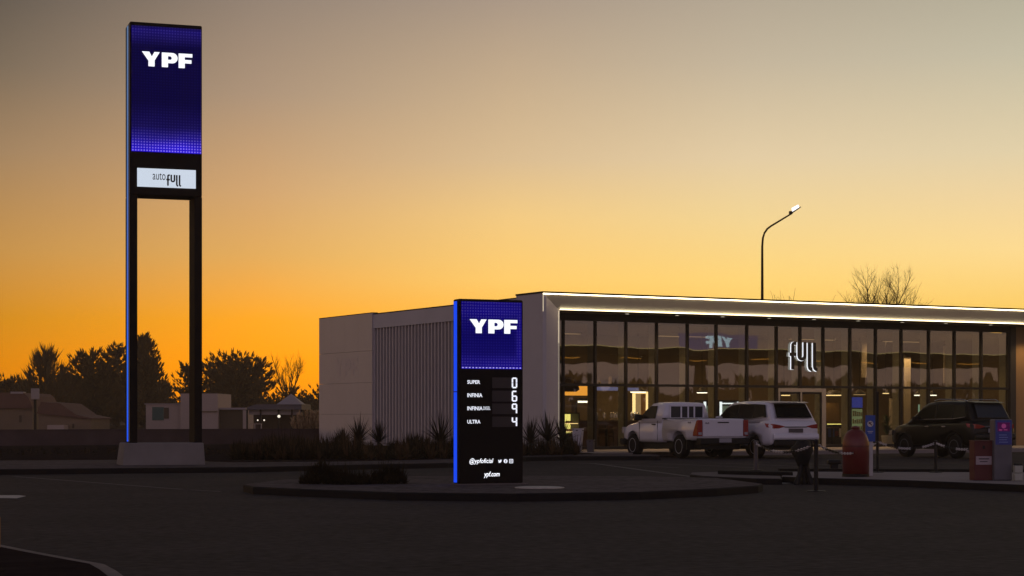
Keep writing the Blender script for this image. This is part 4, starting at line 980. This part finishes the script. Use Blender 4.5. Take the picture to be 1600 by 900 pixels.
# extinguisher hanging on sign post
# blue sign on white post
p = Vector(((1361-800)/FPX*39.2, 39.2, .13)); s1 = 39.2/FPX
t = empty('notice_sign', p, 0, 'small blue notice board with a round emblem on a white post', 'sign')
m = MB(); m.box(-.035,.035,-.02,.02,0,.75); m.build('post', M['white'], t)
m = MB(); m.box(-.12,.075,-.05,-.021,.70,1.235); m.box(-.02,.02,-.021,.0,.72,1.2,0); o = m.build('board', principled('lit_blue_board', (.03,.07,.30), .5, emit=(.02,.06,.3), es=.03), t)
m = MB(); m.prism(disc(-.025,1.06,.062,0,0), -.053, -.0505, axis='y'); em = m.build('emblem', M['white'], o)
m = MB(); m.ribbon([(-.055,1.10),(-.03,1.065),(.01,1.03)], .02, -.056, -.0535); m.ribbon([(.0,1.10),(-.035,1.07),(-.06,1.06)], .016, -.0565, -.054); m.build('emblem_mark', M['redbox'], em)
text_mb('AIRE', .10, .028, -.075, .86, -.052).build('lettering', M['white'], o) if False else None
m = MB(); m.box(-.08,.03,-.052,-.0505,.90,.912); m.box(-.065,.015,-.052,-.0505,.87,.880); m.build('text_line', M['white'], o)
m = MB(); m.lathe([(.045,.28),(.045,.48),(.02,.53)], 12, (-.085,.06,0)); m.build('hose_hook', M['redbox'], t)
# low dark stool-like block behind
p = Vector(((1303-800)/FPX*42.6, 42.6, 0))
t = empty('low_bollard', p, 0, 'low black mushroom-shaped bollard left of the red bin', 'bollard')
m = MB(); m.box(-.08,.08,-.08,.08,0,.28); m.build('stem', M['black'], t)
m = MB(); m.box(-.145,.145,-.12,.12,.28,.38); bevel(m.build('cap', M['black'], t), .03, 2)
# red cabinet
p = Vector(((1537-800)/FPX*36.3, 36.3, .13))
t = empty('red_cabinet', p, R(4), 'squat dull red cabinet with a pale notice, left of the grey kiosk', 'cabinet')
hh = .75; m = MB(); m.box(-.18,.18,0,.32,0,.74); o = m.build('body', M['redbox'], t); bevel(o, .015)
m = MB(); m.box(-.185,.185,-.006,.325,.74,.76); m.build('lid', M['redbox'], t)
m = MB(); m.box(-.15,.15,-.012,-.001,.30,.46); o = m.build('notice', principled('pink_notice', (.42,.33,.34), .7), t)
m = MB(); m.box(-.10,.10,-.014,-.0125,.40,.42); m.box(-.08,.07,-.014,-.0125,.35,.365); m.build('text_line', M['plastic'], o)
m = MB(); m.box(-.02,.02,-.016,-.001,.6,.66); m.build('latch', M['black'], t)
# grey service kiosk
p = Vector(((1568-800)/FPX*36.2, 36.2, .13))
t = empty('service_kiosk', p, R(4), 'grey service kiosk with a blue and magenta panel beside the red cabinet', 'kiosk')
m = MB(); m.box(-.175,.175,0,.3,0,1.16); o = m.build('body', M['greyk'], t); bevel(o, .03, 2)
m = MB(); m.box(-.155,.155,-.012,-.001,.68,1.14); o = m.build('panel', principled('kiosk_blue', (.03,.04,.20), .4, emit=(.03,.04,.25), es=.05), t)
m = MB(); m.box(-.12,.12,-.016,-.0125,.93,1.10); s2 = m.build('screen', emitter('kiosk_magenta', (.16,.02,.14), .22), o)
m = MB(); m.box(-.09,-.03,-.02,-.0165,.945,.97); m.box(.0,.07,-.02,-.0165,.95,.968); m.prism(disc(0,1.03,.045,0,0), -.02,-.0165, axis='y'); m.build('emblem', emitter('kiosk_pink', (.6,.1,.35), .25), s2)
m = MB(); [m.box(-.09,.08-.02*(k%2),-.016,-.0125,.72+k*.045,.735+k*.045) for k in range(4)]; m.build('text_line', principled('pale_blue_text', (.2,.25,.5), .5), o)
# small white block
p = Vector(((1592-800)/FPX*36.0, 36.0, .13))
t = empty('white_crate', p, 0, 'small two-tier white crate at the right edge beside the kiosk', 'crate')
for k in range(2): m = MB(); m.box(-.075,.075,0,.15,.005+k*.15,.14+k*.15); o = m.build('tier', principled('crate_white', (.42,.42,.34), .6), t); bevel(o,.01)
m = MB(); m.box(-.06,.06,.02,.13,.29,.33); m.build('lid', M['black'], t)
# yellow bollard at the left edge
p = Vector((-4.72, 17.6, 0))
t = empty('yellow_pole', p, 0, 'thin yellow pole cut off by the left picture edge', 'pole')
m = MB(); m.lathe([(.03,0),(.03,.42),(.01,.44)], 12); m.build('post', principled('yellow_paint', (.45,.20,.03), .5), t)

# ------------------------------------------------------------------ PLANTS NEAR THE SHOP
def yucca(px, py_base, Y, h, label, seed):
    p = Vector(((px-800)/FPX*Y, Y, .14)); t = empty('yucca_plant', p, 0, label, 'plant', 'spiky plants along the shop wall')
    rnd = random.Random(seed)
    m = MB(); m.tube([(0,0,0),(rnd.uniform(-.03,.03),0,h*.38)], .05, 7, r1=.04); m.build('trunk', M['bark'], t)
    m = MB(); c = (0,0,h*.38); blades(m, c, 120, h*.62, h*.98, R(-12), R(88), .05, rnd, droop=.12, seg=3); m.build('leaves', M['yucca'], t)
for i, a in enumerate([(561,0,62,1.05,'spiky yucca in front of the join between smooth and ribbed wall'),(592,0,63,.90,'spiky yucca right of the one at the wall join'),(535,0,64,.72,'small spiky yucca before the smooth wall, leftmost of its row'),
      (688,0,58,1.12,'tall spiky yucca touching the left edge of the price sign'),(829,0,59,1.0,'spiky yucca close against the right edge of the price sign'),(856,0,60,1.12,'spiky yucca between price sign and the glazed corner'),(879,0,61.5,1.0,'spiky yucca at the glazed corner beside the tall planter'),(648,0,60,.6,'low spiky yucca before the ribbed wall, left of the tall one')]):
    yucca(*a, seed=20+i)
# ground cover mass in the bed
m = MB(); rnd = random.Random(5)
def tuft(mb, x, y, z, h, n, mi): blades(mb, (x,y,z), n, h*.7, h*1.1, R(25), R(88), .035, rnd, droop=.45, seg=3, mi=mi)
for k in range(1000):
    px = rnd.uniform(365, 905); Y = rnd.uniform(52.5, 63)
    x = (px-800)/FPX*Y
    f = (px-365)/335
    ymin = 50.9 + (1.5 if px < 420 else 0) + max(0, (px-560)/345)*8.5
    if Y < ymin or (px > 820 and Y < 59): continue
    h = rnd.uniform(.42,.80)*(1+.35*math.sin(px*.045)*math.sin(px*.017+1))
    tuft(m, x, Y, .14, h, 16, 0 if rnd.random() < .65 else 1)
for k in range(240):
    px = rnd.uniform(366, 500); Y = rnd.uniform(52.6,58); tuft(m, (px-800)/FPX*Y, Y, .14, rnd.uniform(.3,.62), 22, rnd.randint(0,1))
o = m.build('ground_cover', [M['shrub'], M['leaf2']]); tag(o, 'dark brownish grasses and ground cover filling the bed before the side wall', 'plants', kind='stuff')
# sparse grass on the left verge before the boundary wall
m = MB(); rnd = random.Random(8)
for k in range(900):
    x = rnd.uniform(-27,-6.5); Y = rnd.uniform(58,70); tuft(m, x, Y, .13, rnd.uniform(.05,.14), 6, 0)
o = m.build('grass', [M['shrub'], M['leaf2']]); tag(o, 'thin dark grass before the boundary wall', 'grass', kind='stuff')
# shrubs on the island
def shrub(px, Y, wd_, h, label, seed):
    p = Vector(((px-800)/FPX*Y, Y, .13)); t = MB(); rnd = random.Random(seed)
    for k in range(260):
        a = rnd.uniform(0,2*PI); r_ = math.sqrt(rnd.random()); x, y = r_*wd_/2*math.cos(a), r_*wd_*.32*math.sin(a); z = h*(1-r_**2)*rnd.uniform(.1,.8)*(.75+.35*math.sin(x*9+seed*2))
        blades(t, (x,y,z), 9, .06, .17, R(-10), R(85), .028, rnd, droop=.3, seg=2)
        if k < 40: blades(t, (x,y,0), 4, .1, .25, R(30), R(80), .03, rnd, seg=2)
    for k in range(60):
        x = rnd.uniform(-wd_/2, wd_/2); blades(t, (x*.9,0,h*.35*(1-abs(x)/wd_)), 3, .18,.42, R(25),R(85), .014, rnd, seg=2)
    o = t.build('shrub', M['shrub'], None, loc=p); return tag(o, label, 'shrub', 'low shrubs on the traffic island')
shrub(506,34.6,.86,.50,'broad dark shrub at the left of the island clump',1); shrub(548,34.3,.62,.30,'low dark shrub in the middle of the island clump',2); shrub(603,34.6,.80,.44,'dark shrub at the right of the island clump, nearest the price sign',3)
# plants in the near corner bed
m = MB(); rnd = random.Random(12)
for k in range(260):
    x = rnd.uniform(-6.6,-3.9); y = rnd.uniform(13.8,19.4)
    if y > 14.2 + (-(x) - 3.6)*2.0: continue
    blades(m, (x,y,.14), 6, .03, .09, R(20), R(80), .012, rnd, seg=2)
o = m.build('bed_grass', [M['shrub']]); tag(o, 'short dark grass in the near corner bed', 'grass', kind='stuff')

# ------------------------------------------------------------------ BACKGROUND
# boundary wall
a0, b0 = Vector((-34,70.3)), Vector((-8.0,84.8))
d = (b0-a0); L_ = d.length; wl = empty('boundary_wall', (a0.x,a0.y,0), math.atan2(d.y,d.x), 'low brown block boundary wall behind the tall sign', 'wall')
m = MB(); m.box(0,L_,0,.2,0,.76); m.build('wall', M['blockwall'], wl)
m = MB(); m.box(-.02,L_,-.03,.23,.76,.80); m.build('coping', M['blockwall'], wl)
def hz(px, py, Y): return EYE+(HZ-py)/FPX*Y
def Xp(px, Y): return (px-800)/FPX*Y
# left barn
Y = 165; t = empty('barn', (Xp(0,Y),Y,0), 0, 'brown barn with a rounded reddish roof at the left edge', 'house')
s = Y/FPX
m = MB(); m.box(-4, 51*s, 0, 9, 0, hz(0,638,Y)); m.build('wall', M['housewall'], t)
m = MB(); m.prism([(-4.2,hz(0,638,Y)),(52*s,hz(0,638,Y)),(49*s,hz(0,628,Y)),(44*s,hz(0,619,Y)),(38*s,hz(0,614,Y)),(-4.2,hz(0,613,Y))], -.3, 9.3, axis='y'); m.build('roof', M['pinkroof'], t)
m = MB(); m.box(18*s,38*s,-.34,.6,hz(0,615.2,Y),hz(0,613.2,Y)+.06); m.build('skylight', M['paleroof'], t)
m = MB(); m.box(30*s,34*s,-.05,-.01,.8,1.4); m.build('window', M['housedark'], t)
# water tank on a post
Y = 120; s = Y/FPX; t = empty('water_tank', (Xp(55,Y),Y,0), R(14), 'pale box-shaped water tank on a dark post beside the barn', 'tank')
m = MB(); m.tube([(0,0,0),(0,0,hz(0,624,Y))], .09, 8); m.build('post', M['plastic'], t)
z0, z1 = hz(0,624,Y), hz(0,607,Y); m = MB(); m.box(-6.5*s,6.5*s,-.25,.25,z0,z1); bevel(m.build('tank', principled('tank_white',(.40,.33,.28),.6), t), .03)
# low long house
Y = 150; s = Y/FPX; t = empty('long_house', (Xp(60,Y),Y,0), 0, 'long low house with a sloping roof right of the water tank', 'house')
m = MB(); m.prism([(0,0),(82*s,0),(82*s,hz(0,655,Y)),(60*s,hz(0,652,Y)),(0,hz(0,646,Y))], 0, 7, axis='y'); m.build('wall', M['housewall'], t)
m = MB(); m.prism([(-.1,hz(0,646,Y)),(84*s,hz(0,655,Y)),(84*s,hz(0,653,Y)),(60*s,hz(0,648,Y)),(34*s,hz(0,630,Y)),(5*s,hz(0,628,Y))], -.2, 7.3, axis='y'); m.build('roof', M['pinkroof'], t)
m = MB(); m.box(21*s,47*s,-1.5,-.01,0,hz(0,664,Y)); m.build('white_annex', M['housewhite'], t)
m = MB(); m.box(53*s,56*s,-.05,-.01,.4,hz(0,652,Y)-.5); m.build('door', M['housedark'], t)
# white modern house
Y = 160; s = Y/FPX; t = empty('modern_house', (Xp(228,Y),Y,0), 0, 'flat-roofed pale modern house with a square upper block between the sign legs', 'house')
m = MB(); m.box(0,56*s,0,8,0,hz(0,632,Y)); m.build('wall', M['housewhite'], t)
m = MB(); m.box(56*s,114*s,-.6,7,0,hz(0,615,Y)); m.build('upper_block', M['housewhite'], t)
m = MB(); m.box(-.1,56*s,-.1,8.1,hz(0,632,Y),hz(0,630.5,Y)); m.box(114*s+.01,156*s,-.1,7,hz(0,640,Y),hz(0,637,Y)); m.build('roof', M['paleroof'], t)
m = MB(); m.box(10*s,28*s,-.05,-.01,hz(0,668,Y)+.6,hz(0,636,Y)); m.build('teal_panel', M['teal'], t)
m = MB(); m.box(28.3*s,36*s,-.04,-.01,hz(0,654,Y),hz(0,637,Y)); m.build('window', M['housedark'], t)
m = MB(); m.box(114*s+.01,152*s,.2,6.5,0,hz(0,640,Y)); m.build('low_wing', M['housedark'], t)
m = MB(); m.box(87*s,114*s,-.75,-.61,hz(0,643.5,Y),hz(0,642,Y)); m.build('ledge', M['housewall'], t)
m = MB(); m.box(152*s,158*s,-.2,6,0,hz(0,641,Y)); m.build('side_wall', M['housewhite'], t)
# pavilion with tent
Y = 140; s = Y/FPX; t = empty('pavilion', (Xp(386,Y),Y,0), 0, 'open grey-roofed pavilion with lamps and a pointed white tent roof', 'building')
m = MB(); m.prism([(0,hz(0,640,Y)),(0,hz(0,637,Y)),(14*s,hz(0,632,Y)),(86*s,hz(0,631,Y)),(86*s,hz(0,640,Y))], -.3, 6, axis='y'); m.build('roof', M['greyroof'], t)
m = MB(); m.box(2*s,84*s,.3,.4,hz(0,648,Y),hz(0,640,Y)-.003); m.build('white_band', M['paleroof'], t)
m = MB(); m.box(0,86*s,3.5,3.7,0,hz(0,648,Y)); m.build('back_wall', M['housedark'], t)
for px in (0,21,49,70,85): m = MB(); m.box(px*s-.06,px*s+.06,0,.12,0,hz(0,640,Y)-.004); m.build('post', M['plastic'], t)
m = MB(); cx = 69*s; m.add([(cx-22*s,-.4,hz(0,632,Y)),(cx+18*s,-.4,hz(0,632,Y)),(cx+18*s,2.0,hz(0,632,Y)),(cx-22*s,2.0,hz(0,632,Y)),(cx-2*s,.8,hz(0,615,Y))], [(0,1,4),(1,2,4),(2,3,4),(3,0,4),(3,2,1,0)]); m.build('tent_roof', M['paleroof'], t)
for px, py, r_ in ((18,656.5,.055),(28,656.5,.06),(51,650.5,.11)):
    m = MB(); m.lathe([(.01,-r_),(r_*.8,-r_*.6),(r_,0),(r_*.8,r_*.6),(.01,r_)], 10, (px*s,-.45,hz(0,py,Y))); m.build('lamp', emitter('lamp_far', (1,.9,.72), 1.2), t)
m = MB(); m.box(4*s,24*s,-.2,-.1,.75,.80); [m.box(x*s,x*s+.06,-.2,-.1,0,.75) for x in (4,12,22)]; m.build('railing', M['housewhite'], t)
# pampas grass
t = empty('pampas_grass', (Xp(478,95),95,0), 0, 'pale plumed pampas grass against the left corner of the shop', 'plant')
m = MB(); rnd = random.Random(31)
blades(m, (0,0,0), 160, .6, 1.2, R(35), R(85), .04, rnd, droop=.5); m.build('leaves', M['leaf2'], t)
m = MB()
for k in range(46):
    x0_ = rnd.uniform(-.45,.45); tx = x0_*1.7+rnd.uniform(-.12,.12); h = rnd.uniform(.9,1.65); 
    for j in range(9):
        zz = h*(.55+.45*j/9); blades(m, (x0_+(tx-x0_)*zz/h, rnd.uniform(-.3,.3), zz), 7, .10, .26, R(40), R(88), .045, rnd, seg=2)
m.build('plumes', M['pampas'], t)
# ---- trees
def crown_tufts(mb, p, d, n, L_, wd, rnd, spread=.7, mi=0):
    d = d.normalized(); a = d.orthogonal().normalized(); b = d.cross(a)
    for k in range(n):
        an = rnd.uniform(0,2*PI); s_ = rnd.uniform(.1, spread); dd = (d + (a*math.cos(an)+b*math.sin(an))*s_).normalized(); L2 = L_*rnd.uniform(.6,1.15)
        sd = dd.cross(Vector((rnd.uniform(-1,1), rnd.uniform(-1,1), rnd.uniform(-1,1)))).normalized()*wd*.5
        q = p + dd*L2*.45; o = len(mb.v); mb.v += [tuple(p), tuple(q+sd), tuple(p+dd*L2), tuple(q-sd)]; mb.f.append((o,o+1,o+2,o+3)); mb.mi.append(mi)
def evergreen(px, Y, pytop, halfpx, label, seed, kind='cone', group='dark evergreens on the skyline', nb=150, zlow=.12, pxs=0):
    rnd = random.Random(seed); H = hz(0, pytop, Y); x = Xp(px, Y); Rm = halfpx*Y/FPX
    t = empty('evergreen_tree', (x, Y, 0), 0, label, 'tree', group)
    m = MB(); m.tube([(0,0,0),(.1,0,H*.5),(0,0,H*.93)], [Rm*.07+.12, Rm*.045+.06, .03], 8); m.build('trunk', M['bark'], t)
    m = MB(); lb = MB()
    for k in range(nb):
        f = rnd.random()**.85; zf = zlow + (1-zlow)*f
        if kind == 'cone': rad = Rm*min(1, (1-f)**.6*1.05+.06)
        elif kind == 'round': rad = Rm*math.sqrt(max(.02, 1-(2*f-.85)**2/1.35))
        elif kind == 'spike': rad = Rm*(1-f)**.75*1.25+.06*Rm
        else: rad = Rm*(.55+.45*math.sin(f*7+seed))*math.sqrt(max(.05,1-(f-.35)**2*2.0))
        rad *= rnd.uniform(.62, 1.08)
        az_ = rnd.uniform(0, 2*PI); up = {'cone':.45,'round':.35,'spike':.9}.get(kind,.3)*rnd.uniform(.5,1.5)+(f*.5)
        base = Vector((0,0,max(.3, H*zf - rad*up*.8))); d = Vector((math.cos(az_), math.sin(az_), up)); L_ = rad/1.0
        end = base + d*L_; end.z = min(end.z, H*(zf*.93+.07))
        midp = base.lerp(end,.5)+Vector((0,0,-L_*.06)); lb.tube([base, midp, end], [.07,.05,.015], 4, caps=False)
        nst = max(4, int(L_/.32))
        for j in range(nst):
            s_ = .22+.78*j/(nst-1); p = base.lerp(midp, s_*2) if s_ < .5 else midp.lerp(end, s_*2-1)
            p = p + Vector((rnd.gauss(0,.16), rnd.gauss(0,.16), rnd.gauss(0,.10)))
            dd = (end-base).normalized() + Vector((0,0,.35 + (.5 if s_ > .85 else 0)))
            crown_tufts(m, p, dd, 6 if s_ < .9 else 5, .58 if s_ < .9 else (1.9 if kind == 'spike' else .85), .17 if s_ < .9 else .15, rnd, .85 if s_ < .9 else .38)
    lb.build('limbs', M['bark'], t); m.build('crown', M['leaf'], t)
evergreen(14, 235, 590, 34, 'low ragged evergreen at the far left behind the barn', 41, 'round', nb=70)
evergreen(72, 225, 560, 46, 'wide spiky-topped evergreen rising behind the water tank', 42, 'spike', nb=190)
evergreen(146, 230, 550, 48, 'broad flat-topped evergreen left of the tallest tree', 43, 'round', nb=230)
evergreen(184, 236, 540, 30, 'narrow evergreen squeezed against the left of the tallest tree', 46, 'round', nb=130)
evergreen(224, 222, 528, 44, 'tallest dense conical evergreen, behind the left sign leg', 44, 'cone', nb=330, zlow=.05)
evergreen(293, 240, 572, 24, 'small evergreen beside the right sign leg', 47, 'round', nb=80, zlow=.3)
evergreen(368, 238, 553, 62, 'wide rounded evergreen with gaps, right of the sign', 45, 'round', nb=210, zlow=.34)
evergreen(452, 250, 608, 40, 'low rounded evergreen below the bare tree', 48, 'round', nb=90)
evergreen(500, 252, 606, 30, 'low evergreen touching the left corner of the shop', 49, 'round', nb=60)
# far wood as one mass
m = MB(); rnd = random.Random(77)
for k in range(3300):
    px = rnd.uniform(-60, 560); Yw = rnd.uniform(262, 280); topz = hz(0, (600 if px < 265 else 626)+7*math.sin(px*.031)+5*math.sin(px*.09+1), Yw)
    p = Vector((Xp(px,Yw), Yw, rnd.uniform(0, topz))); crown_tufts(m, p, Vector((rnd.uniform(-.4,.4),0,1)), 6, 1.1, .5, rnd, .9)
o = m.build('distant_woodland', M['leaf']); tag(o, 'far dark wood closing the skyline on the left', 'woodland', kind='stuff')
# bare trees
def bare_tree(px, Y, pytop, label, seed, spread=.5, levels=4, nstem=3, r0=.11, group='leafless winter trees', lean=0, fork=.26):
    rnd = random.Random(seed); H = hz(0,pytop,Y); t = empty('bare_tree', (Xp(px,Y),Y,0), 0, label, 'tree', group)
    tr = MB(); br = MB()
    def grow(p, d, L_, r_, lev, mb):
        pts = [p]; q = p; dd = d.copy()
        for i in range(4):
            dd = (dd + Vector((rnd.gauss(0,.10), rnd.gauss(0,.10), rnd.gauss(.05,.05)))).normalized(); q = q+dd*L_/4; pts.append(q)
        mb.tube(pts, r_, 5 if lev > 2 else 4, r1=r_*.55, caps=False)
        if lev == 0: return
        for i in range(rnd.choice((2,2,3)) + (1 if lev <= 1 else 0)):
            s_ = rnd.uniform(.35,1); k = min(3,int(s_*4)); pp = pts[k].lerp(pts[k+1], s_*4-k) if k < 4 and k+1 < 5 else pts[-1]
            a = rnd.uniform(0,2*PI); side = Vector((math.cos(a), math.sin(a), 0)); nd = (dd + side*spread*rnd.uniform(.6,1.5)+Vector((0,0,.12))).normalized()
            grow(pp, nd, L_*rnd.uniform(.55,.8), r_*.48, lev-1, br)
        grow(pts[-1], dd, L_*.72, r_*.55, lev-1, br)
    base = Vector((0,0,0)); tr.tube([(0,0,0),(0,0,H*(fork+.02))], r0*1.6, 8, r1=r0*1.2)
    for k in range(nstem):
        a = rnd.uniform(0,2*PI); grow(Vector((0,0,H*fork)), Vector((math.cos(a)*spread*.7+lean, math.sin(a)*spread*.7, 1)).normalized(), H*(1-fork)*.36, r0, levels-1, br)
    zmax = max(v[2] for v in br.v); sc_ = (H*(1-fork))/(zmax-H*fork)
    br.v = [(x, y, H*fork+(z-H*fork)*sc_) for x,y,z in br.v]
    tr.build('trunk', M['twig'], t); br.build('branches', M['twig'], t)
bare_tree(455, 215, 545, 'bare leafless tree above the pavilion roof', 61, spread=.55, levels=5, nstem=3, r0=.15)
bare_tree(1360, 120, 410, 'largest bare tree rising behind the shop roof', 162, spread=.74, levels=6, nstem=5, r0=.10, fork=.48)
bare_tree(1412, 125, 446, 'bare tree behind the roof, just right of the largest', 63, spread=.75, levels=5, nstem=2, r0=.09, fork=.50)
bare_tree(1424, 118, 452, 'low bare tree at the right end of the roof-top group', 65, spread=.8, levels=4, nstem=3, r0=.07, fork=.48)
bare_tree(1318, 118, 455, 'low bare tree at the left end of the roof-top group', 68, spread=.9, levels=4, nstem=3, r0=.07, fork=.48)
bare_tree(1248, 112, 452, 'small bare tree just right of the street lamp pole', 64, spread=.9, levels=4, nstem=3, r0=.07, fork=.48)
# street lamp
Y = 100; x = Xp(1191,Y); t = empty('street_lamp', (x,Y,0), 0, 'tall curved street lamp lit behind the shop roof', 'street lamp')
s = Y/FPX
def LP(px, py): return ((px-1191)*s, 0, hz(0,py,Y))
m = MB(); pts = [(0,0,0), LP(1191,470), LP(1191,385), LP(1192,372), LP(1194.5,364), LP(1199,357.5), LP(1205,353), LP(1238,333)]
m.tube(pts, [.11,.075,.06,.055,.052,.05,.048,.04], 10); m.build('pole', M['twig'], t, True)
m = MB(); d = Vector((LP(1250,325)[0]-LP(1236,334)[0],0,LP(1250,325)[2]-LP(1236,334)[2])); a = Vector(LP(1236,334)); n_ = Vector((-d.z,0,d.x)).normalized()
v0 = [a - n_*.02, a+d*1.08-n_*.0, a+d*1.08+n_*.05, a+n_*.05]
m.add([(p.x,-.14,p.z) for p in v0]+[(p.x,.14,p.z) for p in v0], [(0,1,2,3),(7,6,5,4),(0,4,5,1),(1,5,6,2),(2,6,7,3),(3,7,4,0)])
m.box(LP(1233,0)[0], LP(1237.5,0)[0], -.1, .1, LP(0,334)[2], LP(0,330)[2]); m.build('lamp_head', M['black'], t)
m = MB(); v0 = [a+d*.22+n_*.055, a+d*.95+n_*.055, a+d*1.0+n_*.20, a+d*.36+n_*.23]
m.add([(p.x,-.12,p.z) for p in v0]+[(p.x,.12,p.z) for p in v0], [(0,1,2,3),(7,6,5,4),(0,4,5,1),(1,5,6,2),(2,6,7,3),(3,7,4,0)]); m.build('lamp_glass', emitter('street_white', (1,.95,1), 1.6), t)

# ------------------------------------------------------------------ FUEL CANOPY (right of the picture, mirrored in the shop glass)
fc = empty('fuel_canopy', Bpt(0,0,0), BR, 'dark flat fuel canopy with lit lettering, mirrored in the shop windows', 'canopy')
VC = -25.0
m = MB(); m.box(14, 58, VC-14, VC, 4.62, 5.05); m.build('roof', M['innerdark'], fc)
m = MB(); m.box(14, 58, VC+.002, VC+.03, 5.02, 5.06); m.build('edge_light', emitter('canopy_edge', (1.0,.75,.35), 1.0), fc)
m = MB(); m.box(25.6, 30.8, VC+.003, VC+.25, 5.07, 5.88); m.build('sign_board', emitter('sign_purple', (.36,.25,.42), .85), fc)
gm = MB(); ypf(gm, 1.75, .58, 0, 0, 0, .05); m = MB(); m.add([(28.9-x, VC+.30-y, 5.12+z) for x,y,z in gm.v], gm.f); m.build('lettering', emitter('canopy_white', (.62,.80,1.0), 1.9), fc)
for u in (20,32,44,56): m = MB(); m.box(u-.25,u+.25,VC-7.5,VC-7,0,4.62); m.build('column', M['greyk'], fc)
for u in (17,21,25,29.5,34,38,42,46,50,54):
    m = MB(); m.box(u-.5,u+.5,VC-4.2,VC-3.6,4.59,4.615); m.build('soffit_light', M['lamp_orange'], fc)

# far row of trees to the right, mirrored in the lower panes
m = MB(); rnd = random.Random(91)
for k in range(2200):
    u = rnd.uniform(40, 150); p = Bpt(u, -110+rnd.uniform(-4,4), rnd.uniform(0, 4.3+.7*math.sin(u*.21)+.5*math.sin(u*.5)))
    crown_tufts(m, p, Vector((rnd.uniform(-.4,.4),rnd.uniform(-.4,.4),1)), 5, 1.3, .7, rnd, .9)
o = m.build('far_woodland', M['leaf']); tag(o, 'low dark wood far beyond the fuel canopy', 'woodland', kind='stuff')

# ------------------------------------------------------------------ evening air
hm = bpy.data.materials.new('haze_air'); hm.use_nodes = True; hm.node_tree.nodes.clear(); t_ = NT(hm.node_tree)
pv = t_.n('ShaderNodeVolumePrincipled', Color=(1.0,.86,.72,1), Density=HAZE, Anisotropy=0.6)
ho = t_.n('ShaderNodeOutputMaterial'); hm.node_tree.links.new(pv.outputs[0], ho.inputs['Volume'])
m = MB(); m.box(-212,212,-62,287,-1,16); hb = m.build('haze', hm); tag(hb, 'thin warm evening haze over the whole site', 'haze', kind='stuff')
